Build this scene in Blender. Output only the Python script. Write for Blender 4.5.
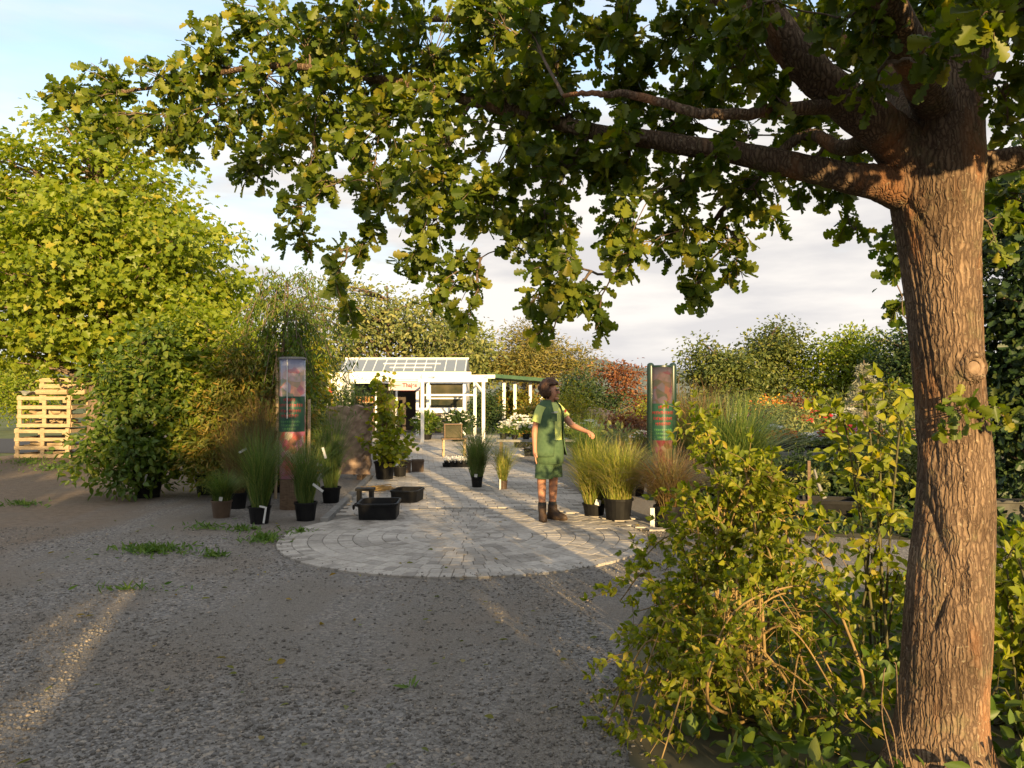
import bpy, bmesh, math, random
import numpy as np
from mathutils import Vector, Matrix, Quaternion

for _o in list(bpy.data.objects):
    bpy.data.objects.remove(_o)
SC = bpy.context.scene
COL = SC.collection
PI = math.pi

# ------------------------------------------------------------------ camera, sky, sun, exposure
F = 800.0; HZ = 392.0; EYE = 1.6
cam = bpy.data.cameras.new("camera"); camo = bpy.data.objects.new("camera", cam); COL.objects.link(camo)
cam.sensor_width = 36.0; cam.lens = 36.0 * F / 1024.0
cam.clip_start = 0.05; cam.clip_end = 6000
camo.location = (0, 0, EYE)
camo.rotation_euler = (math.radians(90) + math.atan((HZ - 384) / F), 0, 0)
SC.camera = camo

SUN_EL = math.radians(10.0); SUN_AZ = math.radians(16.5)     # low sun behind the camera, a little to its right
to_sun = Vector((math.sin(SUN_AZ) * math.cos(SUN_EL), -math.cos(SUN_AZ) * math.cos(SUN_EL), math.sin(SUN_EL)))
sl = bpy.data.lights.new("sun", 'SUN'); sl.energy = 5.0; sl.angle = math.radians(0.53); sl.color = (1.0, 0.70, 0.33)
so = bpy.data.objects.new("sun", sl); COL.objects.link(so)
so.rotation_euler = to_sun.to_track_quat('Z', 'Y').to_euler(); so.location = (8, -20, 12)

world = bpy.data.worlds.new("World"); SC.world = world; world.use_nodes = True
wt = world.node_tree; wt.nodes.clear()
def wn(t, **k):
    n = wt.nodes.new(t)
    for a, b in k.items(): setattr(n, a, b)
    return n
w_out = wn('ShaderNodeOutputWorld'); w_bg = wn('ShaderNodeBackground'); w_bg.inputs[1].default_value = 0.15
w_sky = wn('ShaderNodeTexSky', sky_type='NISHITA', sun_disc=False, sun_elevation=SUN_EL, sun_rotation=math.radians(180 - 16.5))
w_sky.air_density = 1.0; w_sky.dust_density = 1.2; w_sky.ozone_density = 1.0
w_tc = wn('ShaderNodeTexCoord'); w_map = wn('ShaderNodeMapping'); w_map.inputs['Scale'].default_value = (1.5, 1.5, 7.0)
w_map.inputs['Location'].default_value = (0.6, 0.2, 0.35)
w_n = wn('ShaderNodeTexNoise'); w_n.inputs['Scale'].default_value = 1.7; w_n.inputs['Detail'].default_value = 7; w_n.inputs['Roughness'].default_value = 0.52
w_r = wn('ShaderNodeValToRGB'); w_r.color_ramp.elements[0].position = 0.36; w_r.color_ramp.elements[1].position = 0.62
w_sep = wn('ShaderNodeSeparateXYZ'); w_el = wn('ShaderNodeMapRange'); w_el.inputs[1].default_value = 0.26; w_el.inputs[2].default_value = 0.62
w_el.inputs[3].default_value = 1.0; w_el.inputs[4].default_value = 0.0
w_mul = wn('ShaderNodeMath', operation='MULTIPLY'); w_add = wn('ShaderNodeMath', operation='ADD', use_clamp=True); w_el2 = wn('ShaderNodeMapRange'); w_el2.inputs[1].default_value = 0.10; w_el2.inputs[2].default_value = 0.40; w_el2.inputs[3].default_value = 0.95; w_el2.inputs[4].default_value = 0.0
w_el3 = wn('ShaderNodeMapRange'); w_el3.inputs[1].default_value = 0.52; w_el3.inputs[2].default_value = 0.72; w_el3.inputs[3].default_value = 0.0; w_el3.inputs[4].default_value = 0.85  # overhead cloud out of view, added for stronger, more neutral fill light
w_max = wn('ShaderNodeMath', operation='MAXIMUM')
w_n2 = wn('ShaderNodeTexNoise'); w_n2.inputs['Scale'].default_value = 2.6; w_n2.inputs['Detail'].default_value = 6
w_cr = wn('ShaderNodeValToRGB')
w_cr.color_ramp.elements[0].position = 0.42; w_cr.color_ramp.elements[0].color = (2.3, 2.22, 2.2, 1)
w_cr.color_ramp.elements[1].position = 0.58; w_cr.color_ramp.elements[1].color = (3.0, 2.84, 2.66, 1)
w_mix = wn('ShaderNodeMixRGB')
L = wt.links.new
L(w_tc.outputs['Generated'], w_map.inputs['Vector']); L(w_map.outputs[0], w_n.inputs['Vector']); L(w_map.outputs[0], w_n2.inputs['Vector'])
L(w_n.outputs['Fac'], w_r.inputs[0]); L(w_tc.outputs['Generated'], w_sep.inputs[0]); L(w_sep.outputs['Z'], w_el.inputs[0])
L(w_r.outputs[0], w_mul.inputs[0]); L(w_el.outputs[0], w_mul.inputs[1]); L(w_mul.outputs[0], w_add.inputs[0]); L(w_sep.outputs['Z'], w_el2.inputs[0]); L(w_el2.outputs[0], w_add.inputs[1])
L(w_n2.outputs['Fac'], w_cr.inputs[0]); L(w_sep.outputs['Z'], w_el3.inputs[0]); L(w_add.outputs[0], w_max.inputs[0]); L(w_el3.outputs[0], w_max.inputs[1]); L(w_max.outputs[0], w_mix.inputs[0]); L(w_sky.outputs[0], w_mix.inputs[1]); L(w_cr.outputs[0], w_mix.inputs[2])
L(w_mix.outputs[0], w_bg.inputs[0]); L(w_bg.outputs[0], w_out.inputs[0])

SC.view_settings.view_transform = 'Standard'; SC.view_settings.look = 'None'
SC.view_settings.exposure = 1.25; SC.view_settings.gamma = 1.0; SC.view_settings.use_curve_mapping = False
SC.render.engine = 'CYCLES'
SC.cycles.max_bounces = 6; SC.cycles.diffuse_bounces = 3; SC.cycles.glossy_bounces = 2; SC.cycles.transmission_bounces = 4
SC.cycles.transparent_max_bounces = 6; SC.cycles.caustics_reflective = False; SC.cycles.caustics_refractive = False
SC.cycles.use_denoising = True

# ------------------------------------------------------------------ helpers
rng = np.random.default_rng(7)
def P(px, py, D): return np.array(((px - 512) / F * D, D, EYE + (HZ - py) / F * D))
def G(px, py):                                       # point on the ground seen at a pixel
    D = EYE * F / (py - HZ); return np.array(((px - 512) / F * D, D, 0.0))

def new_mat(name, build):
    m = bpy.data.materials.new(name); m.use_nodes = True
    nt = m.node_tree; b = nt.nodes['Principled BSDF']
    build(nt, b); return m
def N(nt, t, **k):
    n = nt.nodes.new(t)
    for a, v in k.items():
        if a in n.inputs: n.inputs[a].default_value = v
        else: setattr(n, a, v)
    return n
def ramp(nt, stops, interp='LINEAR'):
    r = nt.nodes.new('ShaderNodeValToRGB'); r.color_ramp.interpolation = interp
    e = r.color_ramp.elements
    while len(e) < len(stops): e.new(0.5)
    for i, (p, c) in enumerate(stops):
        e[i].position = p; e[i].color = (c[0], c[1], c[2], 1)
    return r
def leaf_mat(name, stops, trans=0.35, rough=0.45, spec=0.35):
    def b(nt, p):
        g = N(nt, 'ShaderNodeNewGeometry'); r = ramp(nt, stops)
        nt.links.new(g.outputs['Random Per Island'], r.inputs[0])
        nt.links.new(r.outputs[0], p.inputs['Base Color'])
        p.inputs['Roughness'].default_value = rough; p.inputs['Specular IOR Level'].default_value = spec
        t = N(nt, 'ShaderNodeBsdfTranslucent'); hs = N(nt, 'ShaderNodeHueSaturation', Saturation=1.15, Value=1.5)
        nt.links.new(r.outputs[0], hs.inputs['Color']); nt.links.new(hs.outputs[0], t.inputs['Color'])
        mx = N(nt, 'ShaderNodeMixShader'); mx.inputs[0].default_value = trans
        o = nt.nodes['Material Output']
        nt.links.new(p.outputs[0], mx.inputs[1]); nt.links.new(t.outputs[0], mx.inputs[2]); nt.links.new(mx.outputs[0], o.inputs['Surface'])
    return new_mat(name, b)
def rough_mat(name, c1, c2, scale=8.0, rough=0.7, bump=0.3, stretch=(1, 1, 1), spec=0.3, detail=6, metal=0.0, dist=0.02):
    def b(nt, p):
        tc = N(nt, 'ShaderNodeTexCoord'); mp = N(nt, 'ShaderNodeMapping'); mp.inputs['Scale'].default_value = stretch
        n = N(nt, 'ShaderNodeTexNoise', Scale=scale, Detail=detail)
        r = ramp(nt, [(0.3, c1), (0.7, c2)])
        nt.links.new(tc.outputs['Object'], mp.inputs[0]); nt.links.new(mp.outputs[0], n.inputs['Vector']); nt.links.new(n.outputs['Fac'], r.inputs[0])
        nt.links.new(r.outputs[0], p.inputs['Base Color'])
        bm = N(nt, 'ShaderNodeBump', Strength=bump, Distance=dist); nt.links.new(n.outputs['Fac'], bm.inputs['Height']); nt.links.new(bm.outputs[0], p.inputs['Normal'])
        p.inputs['Roughness'].default_value = rough; p.inputs['Specular IOR Level'].default_value = spec; p.inputs['Metallic'].default_value = metal
    return new_mat(name, b)

class MB:
    def __init__(s): s.V = []; s.Fs = []; s.n = 0
    def add(s, V, Fc):
        V = np.asarray(V, float).reshape(-1, 3)
        s.V.append(V); s.Fs += [tuple(i + s.n for i in f) for f in Fc]; s.n += len(V); return s
    def box(s, c, size, rot=None, taper=1.0):
        x, y, z = [a / 2 for a in size]
        V = np.array([(-x, -y, -z), (x, -y, -z), (x, y, -z), (-x, y, -z), (-x * taper, -y * taper, z), (x * taper, -y * taper, z), (x * taper, y * taper, z), (-x * taper, y * taper, z)])
        if rot is not None: V = V @ np.array(rot).T
        return s.add(V + np.array(c), [(0, 3, 2, 1), (4, 5, 6, 7), (0, 1, 5, 4), (1, 2, 6, 5), (2, 3, 7, 6), (3, 0, 4, 7)])
    def tube(s, pts, rad, k=8, cap=True, jit=0.0):
        pts = np.asarray(pts, float); m = len(pts)
        rad = np.full(m, rad) if np.isscalar(rad) else np.asarray(rad, float)
        t = np.gradient(pts, axis=0); t /= np.linalg.norm(t, axis=1)[:, None] + 1e-12
        ref = np.array((0, 0, 1.0)) if abs(t[0, 2]) < 0.9 else np.array((1.0, 0, 0))
        u = np.cross(t[0], ref); u /= np.linalg.norm(u); V = []
        a = np.linspace(0, 2 * PI, k, endpoint=False)
        for i in range(m):
            u = u - t[i] * np.dot(u, t[i]); u /= np.linalg.norm(u) + 1e-12; w = np.cross(t[i], u)
            rr = rad[i] * (1 + (rng.uniform(-jit, jit, k) if jit else 0))
            V.append(pts[i] + (np.cos(a) * rr)[:, None] * u + (np.sin(a) * rr)[:, None] * w)
        V = np.concatenate(V); Fc = []
        for i in range(m - 1):
            for j in range(k):
                q = (j + 1) % k; Fc.append((i * k + j, i * k + q, (i + 1) * k + q, (i + 1) * k + j))
        if cap: Fc += [tuple(range(k - 1, -1, -1)), tuple((m - 1) * k + j for j in range(k))]
        return s.add(V, Fc)
    def lathe(s, prof, c=(0, 0, 0), k=20, sx=1, sy=1, cap=True):
        a = np.linspace(0, 2 * PI, k, endpoint=False); V = []; Fc = []
        for r, z in prof: V.append(np.stack([np.cos(a) * r * sx, np.sin(a) * r * sy, np.full(k, z)], 1))
        m = len(prof)
        for i in range(m - 1):
            for j in range(k):
                q = (j + 1) % k; Fc.append((i * k + j, i * k + q, (i + 1) * k + q, (i + 1) * k + j))
        if cap: Fc += [tuple(range(k - 1, -1, -1)), tuple((m - 1) * k + j for j in range(k))]
        return s.add(np.concatenate(V) + np.array(c), Fc)
    def build(s, name, m, parent=None, smooth=False, loc=None):
        me = bpy.data.meshes.new(name)
        me.from_pydata(np.concatenate(s.V).tolist(), [], s.Fs); me.update()
        if smooth: me.shade_smooth()
        return link(name, me, m, parent, loc)
def link(name, me, m, parent=None, loc=None):
    if m is not None: me.materials.append(m)
    o = bpy.data.objects.new(name, me); COL.objects.link(o)
    if parent is not None: o.parent = parent
    if loc is not None: o.location = loc
    return o
def raw_obj(name, V, loops, sizes, m, parent=None, smooth=False):
    me = bpy.data.meshes.new(name)
    me.vertices.add(len(V)); me.vertices.foreach_set('co', np.asarray(V, np.float32).ravel())
    me.loops.add(len(loops)); me.loops.foreach_set('vertex_index', np.asarray(loops, np.int32))
    me.polygons.add(len(sizes)); st = np.concatenate([[0], np.cumsum(sizes)[:-1]]).astype(np.int32)
    me.polygons.foreach_set('loop_start', st)
    me.update(calc_edges=True); me.validate()
    if smooth: me.shade_smooth()
    return link(name, me, m, parent)
def tag(o, label, cat, group=None, kind=None):
    o['label'] = label; o['category'] = cat
    if group: o['group'] = group
    if kind: o['kind'] = kind
    return o
def structure(o): o['kind'] = 'structure'; return o
def thing(name, label, cat, loc=(0, 0, 0), rz=0.0, group=None):
    o = bpy.data.objects.new(name, None); COL.objects.link(o); o.location = tuple(loc); o.rotation_euler = (0, 0, rz)
    return tag(o, label, cat, group)
def dup(root, loc, rz=0.0, scale=1.0, label=None, group=None):
    r = root.copy(); COL.objects.link(r); r.location = tuple(loc); r.rotation_euler = (0, 0, rz); r.scale = (scale,) * 3
    if label: r['label'] = label
    if group: r['group'] = group
    for ch in [o for o in root.children]:
        c = ch.copy(); COL.objects.link(c); c.parent = r
        for g in [o for o in ch.children]:
            d = g.copy(); COL.objects.link(d); d.parent = c
    return r

# --- leaves
def tmpl(half, fold=0.10):
    n = len(half); V = [(0, 0, 0)]
    L_ = [(-x, y, abs(x) * fold * 4) for x, y in half[1:-1]]; R_ = [(x, y, abs(x) * fold * 4) for x, y in half[1:-1]]
    V += [(0, 1, -0.05)] + L_ + R_
    k = n - 2
    left = [0, 1] + [2 + i for i in range(k - 1, -1, -1)]
    right = [0] + [2 + k + i for i in range(k)] + [1]
    return np.array(V, float), [left, right]
OVATE = tmpl([(0, 0), (0.2, 0.18), (0.27, 0.42), (0.16, 0.75), (0, 1)])
LANCE = tmpl([(0, 0), (0.11, 0.25), (0.12, 0.5), (0.06, 0.8), (0, 1)])
ROUND = tmpl([(0, 0), (0.28, 0.1), (0.42, 0.42), (0.3, 0.8), (0, 1)])
OAK = tmpl([(0, 0), (0.03, 0.08), (0.11, 0.12), (0.16, 0.19), (0.11, 0.28), (0.17, 0.33), (0.26, 0.38), (0.24, 0.48), (0.15, 0.51), (0.23, 0.55), (0.34, 0.61), (0.31, 0.72), (0.19, 0.75), (0.26, 0.80), (0.25, 0.90), (0.13, 0.97), (0, 1)], 0.06)
MAPLE = tmpl([(0, 0), (0.32, 0.05), (0.2, 0.28), (0.5, 0.45), (0.24, 0.6), (0.2, 0.78), (0, 1)], 0.06)
DIAM = (np.array([(0, 0, 0), (0.3, 0.45, 0.06), (0, 1, 0), (-0.3, 0.45, 0.06)], float), [[0, 1, 2, 3]])
def unit(v): return v / (np.linalg.norm(v, axis=-1, keepdims=True) + 1e-9)
def leaves(name, pos, d, size, T, m, parent=None, nrm=None):
    pos = np.asarray(pos, float); n = len(pos)
    if nrm is None: nrm = unit(rng.normal(size=(n, 3)) + np.array((0, 0, 0.6)))
    y = unit(np.asarray(d, float)); x = unit(np.cross(y, nrm)); z = np.cross(x, y)
    V0, faces = T; size = np.broadcast_to(np.asarray(size, float), (n,))
    V = pos[:, None, :] + size[:, None, None] * (V0[None, :, 0:1] * x[:, None] + V0[None, :, 1:2] * y[:, None] + V0[None, :, 2:3] * z[:, None])
    lp = np.concatenate([np.array(f) for f in faces]); sz = np.array([len(f) for f in faces]); k = len(V0)
    loops = (lp[None, :] + (np.arange(n) * k)[:, None]).ravel()
    return raw_obj(name, V.reshape(-1, 3), loops, np.tile(sz, n), m, parent)
def bez(a, b, c, n=6):
    t = np.linspace(0, 1, n)[:, None]; return (1 - t) ** 2 * a + 2 * t * (1 - t) * b + t * t * c
def spline(p, n=40):
    p = np.asarray(p, float); k = len(p); out = []
    q = np.vstack([2 * p[0] - p[1], p, 2 * p[-1] - p[-2]])
    for u in np.linspace(0, k - 1 - 1e-6, n):
        i = int(u); t = u - i; a, b, c, d = q[i], q[i + 1], q[i + 2], q[i + 3]
        out.append(0.5 * (2 * b + (c - a) * t + (2 * a - 5 * b + 4 * c - d) * t * t + (3 * b - a - 3 * c + d) * t ** 3))
    return np.array(out)
def blades(name, n, h, spread, lean, width, m, parent=None, base_r=0.05, seg=6, hv=0.35, z0=0.0):
    az = rng.uniform(0, 2 * PI, n); r = base_r * np.sqrt(rng.uniform(0, 1, n))
    b = np.stack([np.cos(az) * r, np.sin(az) * r, np.full(n, z0)], 1)
    az2 = az + rng.normal(0, 0.9, n); lean = lean * 1.75; H = h * (1 - 1.5 * hv * rng.uniform(0, 1, n) ** 1.3); ln = np.abs(rng.normal(lean, lean * 0.65, n))
    dr = np.stack([np.cos(az2), np.sin(az2), np.zeros(n)], 1); sd = np.stack([-np.sin(az2 + 0.6), np.cos(az2 + 0.6), np.zeros(n)], 1)
    wild = rng.uniform(0, 1, n) < .13; ln = np.where(wild, ln * 1.9 + .25, ln); sway = rng.normal(0, .10, n) * H; kink = rng.normal(0, .035, n) * H
    rows = []
    for i in range(seg + 1):
        t = i / seg
        c = b + dr * (ln * H * t ** 2)[:, None] + np.array((0, 0, 1)) * (H * (t - 0.35 * np.minimum(ln, 1.2) * t ** 3))[:, None] + dr * (spread * t) + sd * (sway * t * t + kink * math.sin(t * 6))[:, None]
        w = width * (1 - t) ** 0.7 * 0.5 + width * 0.06
        rows += [c - sd * w, c + sd * w]
    V = np.stack(rows, 1); k = 2 * (seg + 1); lp = []
    for i in range(seg): lp += [2 * i, 2 * i + 1, 2 * i + 3, 2 * i + 2]
    loops = (np.array(lp)[None, :] + (np.arange(n) * k)[:, None]).ravel()
    return raw_obj(name, V.reshape(-1, 3), loops, np.full(n * seg, 4), m, parent)

# ------------------------------------------------------------------ materials
M_oakleaf = leaf_mat('oak_leaf', [(0, (0.055, 0.095, 0.014)), (0.45, (0.112, 0.155, 0.018)), (0.9, (0.195, 0.22, 0.024)), (1, (0.3, 0.26, 0.035))], 0.45)
M_maple = leaf_mat('maple_leaf', [(0, (0.14, 0.2, 0.018)), (0.6, (0.22, 0.275, 0.026)), (0.93, (0.29, 0.32, 0.035)), (1, (0.38, 0.33, 0.04))], 0.48)
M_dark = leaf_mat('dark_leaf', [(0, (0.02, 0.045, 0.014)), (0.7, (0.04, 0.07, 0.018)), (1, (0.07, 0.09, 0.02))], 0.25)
M_shrub = leaf_mat('shrub_leaf', [(0, (0.06, 0.11, 0.018)), (0.7, (0.11, 0.165, 0.024)), (1, (0.18, 0.2, 0.03))], 0.38)
M_shrub2 = leaf_mat('olive_leaf', [(0, (0.085, 0.115, 0.018)), (0.6, (0.18, 0.17, 0.025)), (1, (0.3, 0.19, 0.04))], 0.3)
M_yel = leaf_mat('yellow_green_leaf', [(0, (0.13, 0.17, 0.015)), (0.6, (0.26, 0.25, 0.02)), (1, (0.38, 0.31, 0.03))], 0.35)
M_rose = leaf_mat('bush_leaf', [(0, (0.12, 0.165, 0.016)), (0.5, (0.215, 0.25, 0.022)), (0.9, (0.31, 0.31, 0.03)), (1, (0.42, 0.33, 0.05))], 0.5)
M_grey = leaf_mat('grey_green_leaf', [(0, (0.10, 0.135, 0.04)), (0.6, (0.19, 0.215, 0.06)), (1, (0.29, 0.28, 0.09))], 0.3)
M_pine = leaf_mat('pine_needle', [(0, (0.09, 0.10, 0.02)), (0.6, (0.17, 0.15, 0.03)), (1, (0.24, 0.19, 0.045))], 0.2)
M_far = leaf_mat('far_tree_leaf', [(0, (0.06, 0.09, 0.025)), (0.6, (0.11, 0.14, 0.03)), (1, (0.18, 0.185, 0.035))], 0.3)
M_red = leaf_mat('copper_leaf', [(0, (0.11, 0.035, 0.018)), (0.6, (0.2, 0.075, 0.03)), (1, (0.28, 0.14, 0.05))], 0.3)
M_blue = leaf_mat('silver_needle', [(0, (0.2, 0.22, 0.16)), (1, (0.36, 0.35, 0.25))], 0.2)
M_grass = leaf_mat('grass_blade', [(0, (0.055, 0.10, 0.025)), (0.7, (0.11, 0.17, 0.035)), (1, (0.22, 0.22, 0.06))], 0.3)
M_grass2 = leaf_mat('bright_grass_blade', [(0, (0.13, 0.18, 0.025)), (0.6, (0.25, 0.265, 0.045)), (1, (0.42, 0.34, 0.11))], 0.3)
M_grass3 = leaf_mat('bronze_grass_blade', [(0, (0.10, 0.07, 0.03)), (0.6, (0.18, 0.11, 0.05)), (1, (0.16, 0.17, 0.05))], 0.3)
M_weed = leaf_mat('weed_leaf', [(0, (0.06, 0.13, 0.02)), (1, (0.16, 0.24, 0.05))], 0.3)
M_white_fl = leaf_mat('white_petal', [(0, (0.6, 0.6, 0.55)), (1, (0.8, 0.78, 0.75))], 0.2)
M_pink_fl = leaf_mat('pink_petal', [(0, (0.5, 0.12, 0.3)), (0.5, (0.6, 0.3, 0.5)), (1, (0.7, 0.5, 0.6))], 0.2)
M_or_fl = leaf_mat('orange_petal', [(0, (0.6, 0.12, 0.03)), (0.5, (0.65, 0.3, 0.03)), (1, (0.7, 0.5, 0.05))], 0.2)
M_red_fl = leaf_mat('red_petal', [(0, (0.5, 0.02, 0.03)), (1, (0.6, 0.06, 0.08))], 0.2)
M_lav = leaf_mat('lavender_petal', [(0, (0.3, 0.22, 0.35)), (1, (0.5, 0.42, 0.5))], 0.2)
M_bark2 = rough_mat('bark_plain', (0.09, 0.065, 0.045), (0.2, 0.15, 0.11), 14, 0.9, 0.6, (3, 3, 0.7))
M_stem = rough_mat('green_stem', (0.05, 0.05, 0.022), (0.11, 0.095, 0.04), 20, 0.7, 0.2)
M_cane = rough_mat('cane', (0.16, 0.11, 0.04), (0.3, 0.2, 0.08), 20, 0.7, 0.2)
M_pot = rough_mat('black_plastic', (0.006, 0.006, 0.007), (0.014, 0.014, 0.014), 9, 0.55, 0.08, spec=0.15)
M_potb = rough_mat('brown_plastic', (0.07, 0.045, 0.03), (0.11, 0.075, 0.05), 9, 0.5, 0.08)
M_soil = rough_mat('soil', (0.02, 0.015, 0.01), (0.06, 0.045, 0.03), 60, 0.95, 0.8)
M_tag = rough_mat('white_tag', (0.5, 0.5, 0.48), (0.62, 0.62, 0.6), 6, 0.5, 0.02)
M_wood = rough_mat('pale_wood', (0.30, 0.215, 0.125), (0.46, 0.36, 0.23), 10, 0.75, 0.2, (1, 1, 6))
M_brownwood = rough_mat('brown_wood', (0.10, 0.065, 0.04), (0.2, 0.135, 0.085), 12, 0.8, 0.3, (1, 1, 8))
M_whitepaint = rough_mat('white_paint', (0.68, 0.68, 0.66), (0.8, 0.8, 0.78), 5, 0.45, 0.03)
M_stone = rough_mat('slab_stone', (0.17, 0.115, 0.085), (0.36, 0.26, 0.19), 9, 0.85, 0.6)
M_concrete = rough_mat('concrete', (0.16, 0.155, 0.145), (0.25, 0.24, 0.22), 7, 0.85, 0.25)
M_greenroof = rough_mat('green_sheet', (0.04, 0.09, 0.05), (0.07, 0.13, 0.07), 4, 0.5, 0.05)
M_darkinside = rough_mat('dim_interior', (0.05, 0.04, 0.035), (0.1, 0.08, 0.06), 2, 0.8, 0.05)
M_greenpost = rough_mat('green_post', (0.008, 0.025, 0.02), (0.014, 0.035, 0.026), 5, 0.35, 0.03, spec=0.5)
def _glass(nt, p):
    p.inputs['Base Color'].default_value = (0.16, 0.19, 0.22, 1); p.inputs['Roughness'].default_value = 0.12; p.inputs['Specular IOR Level'].default_value = 0.8
M_glass = new_mat('roof_glass', _glass)
def _win(nt, p):
    tc = N(nt, 'ShaderNodeTexCoord'); n = N(nt, 'ShaderNodeTexNoise', Scale=1.3, Detail=5); r = ramp(nt, [(0.35, (0.025, 0.03, 0.02)), (0.65, (0.10, 0.085, 0.05))])
    nt.links.new(tc.outputs['Object'], n.inputs['Vector']); nt.links.new(n.outputs['Fac'], r.inputs[0]); nt.links.new(r.outputs[0], p.inputs['Base Color'])
    p.inputs['Roughness'].default_value = 0.1
M_window = new_mat('window_glass', _win)

# bark of the big oak
def _bark(nt, p):
    tc = N(nt, 'ShaderNodeTexCoord'); mp = N(nt, 'ShaderNodeMapping'); mp.inputs['Scale'].default_value = (1, 1, 0.17)
    nz = N(nt, 'ShaderNodeTexNoise', Scale=16.0, Detail=4); mixv = N(nt, 'ShaderNodeMixRGB'); mixv.blend_type = 'LINEAR_LIGHT'; mixv.inputs[0].default_value = 0.016
    L = nt.links.new
    L(tc.outputs['Object'], mp.inputs[0]); L(mp.outputs[0], mixv.inputs[1]); L(tc.outputs['Object'], nz.inputs['Vector']); L(nz.outputs['Color'], mixv.inputs[2])
    v = N(nt, 'ShaderNodeTexVoronoi', feature='DISTANCE_TO_EDGE', Scale=62.0); L(mixv.outputs[0], v.inputs['Vector'])
    f = N(nt, 'ShaderNodeTexNoise', Scale=70.0, Detail=6); L(tc.outputs['Object'], f.inputs['Vector'])
    r = ramp(nt, [(0.0, (0.09, 0.06, 0.042)), (0.15, (0.17, 0.118, 0.08)), (0.5, (0.26, 0.185, 0.125))]); L(v.outputs['Distance'], r.inputs[0])
    # paler flecks and reddish worn streaks
    n2 = N(nt, 'ShaderNodeTexNoise', Scale=2.6, Detail=5); m2 = N(nt, 'ShaderNodeMapping'); m2.inputs['Scale'].default_value = (2.2, 2.2, 0.5)
    L(tc.outputs['Object'], m2.inputs[0]); L(m2.outputs[0], n2.inputs['Vector'])
    r2 = ramp(nt, [(0.55, (0, 0, 0)), (0.68, (1, 1, 1))]); L(n2.outputs['Fac'], r2.inputs[0])
    mx = N(nt, 'ShaderNodeMixRGB'); L(r2.outputs[0], mx.inputs[0]); L(r.outputs[0], mx.inputs[1]); mx.inputs[2].default_value = (0.30, 0.15, 0.075, 1)
    r3 = ramp(nt, [(0.63, (0, 0, 0)), (0.7, (0.7, 0.7, 0.7))]); L(f.outputs['Fac'], r3.inputs[0])
    mx2 = N(nt, 'ShaderNodeMixRGB'); L(r3.outputs[0], mx2.inputs[0]); L(mx.outputs[0], mx2.inputs[1]); mx2.inputs[2].default_value = (0.36, 0.31, 0.22, 1)
    n5 = N(nt, 'ShaderNodeTexNoise', Scale=6.5, Detail=8, Roughness=0.7); L(tc.outputs['Object'], n5.inputs['Vector']); r5 = ramp(nt, [(0.55, (0, 0, 0)), (0.7, (0.55, 0.55, 0.55))]); L(n5.outputs['Fac'], r5.inputs[0])
    mx5 = N(nt, 'ShaderNodeMixRGB'); L(r5.outputs[0], mx5.inputs[0]); L(mx2.outputs[0], mx5.inputs[1]); mx5.inputs[2].default_value = (0.17, 0.17, 0.09, 1)
    n6 = N(nt, 'ShaderNodeTexNoise', Scale=3.1, Detail=5); m6 = N(nt, 'ShaderNodeMapping'); m6.inputs['Location'].default_value = (4, 7, 2); L(tc.outputs['Object'], m6.inputs[0]); L(m6.outputs[0], n6.inputs['Vector']); r6 = ramp(nt, [(0.35, (0.62, 0.6, 0.58)), (0.65, (1.1, 1.08, 1.05))]); L(n6.outputs['Fac'], r6.inputs[0])
    mx6 = N(nt, 'ShaderNodeMixRGB'); mx6.blend_type = 'MULTIPLY'; mx6.inputs[0].default_value = 1; L(mx5.outputs[0], mx6.inputs[1]); L(r6.outputs[0], mx6.inputs[2])
    L(mx6.outputs[0], p.inputs['Base Color'])
    mr = N(nt, 'ShaderNodeMapRange'); mr.inputs[2].default_value = 0.25; L(v.outputs['Distance'], mr.inputs[0])
    ad = N(nt, 'ShaderNodeMath', operation='MULTIPLY_ADD'); ad.inputs[1].default_value = 0.8; L(f.outputs['Fac'], ad.inputs[0]); L(mr.outputs[0], ad.inputs[2])
    bp = N(nt, 'ShaderNodeBump', Strength=0.8, Distance=0.007); L(ad.outputs[0], bp.inputs['Height']); L(bp.outputs[0], p.inputs['Normal'])
    p.inputs['Roughness'].default_value = 0.9; p.inputs['Specular IOR Level'].default_value = 0.15
M_bark = new_mat('oak_bark', _bark)

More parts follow.
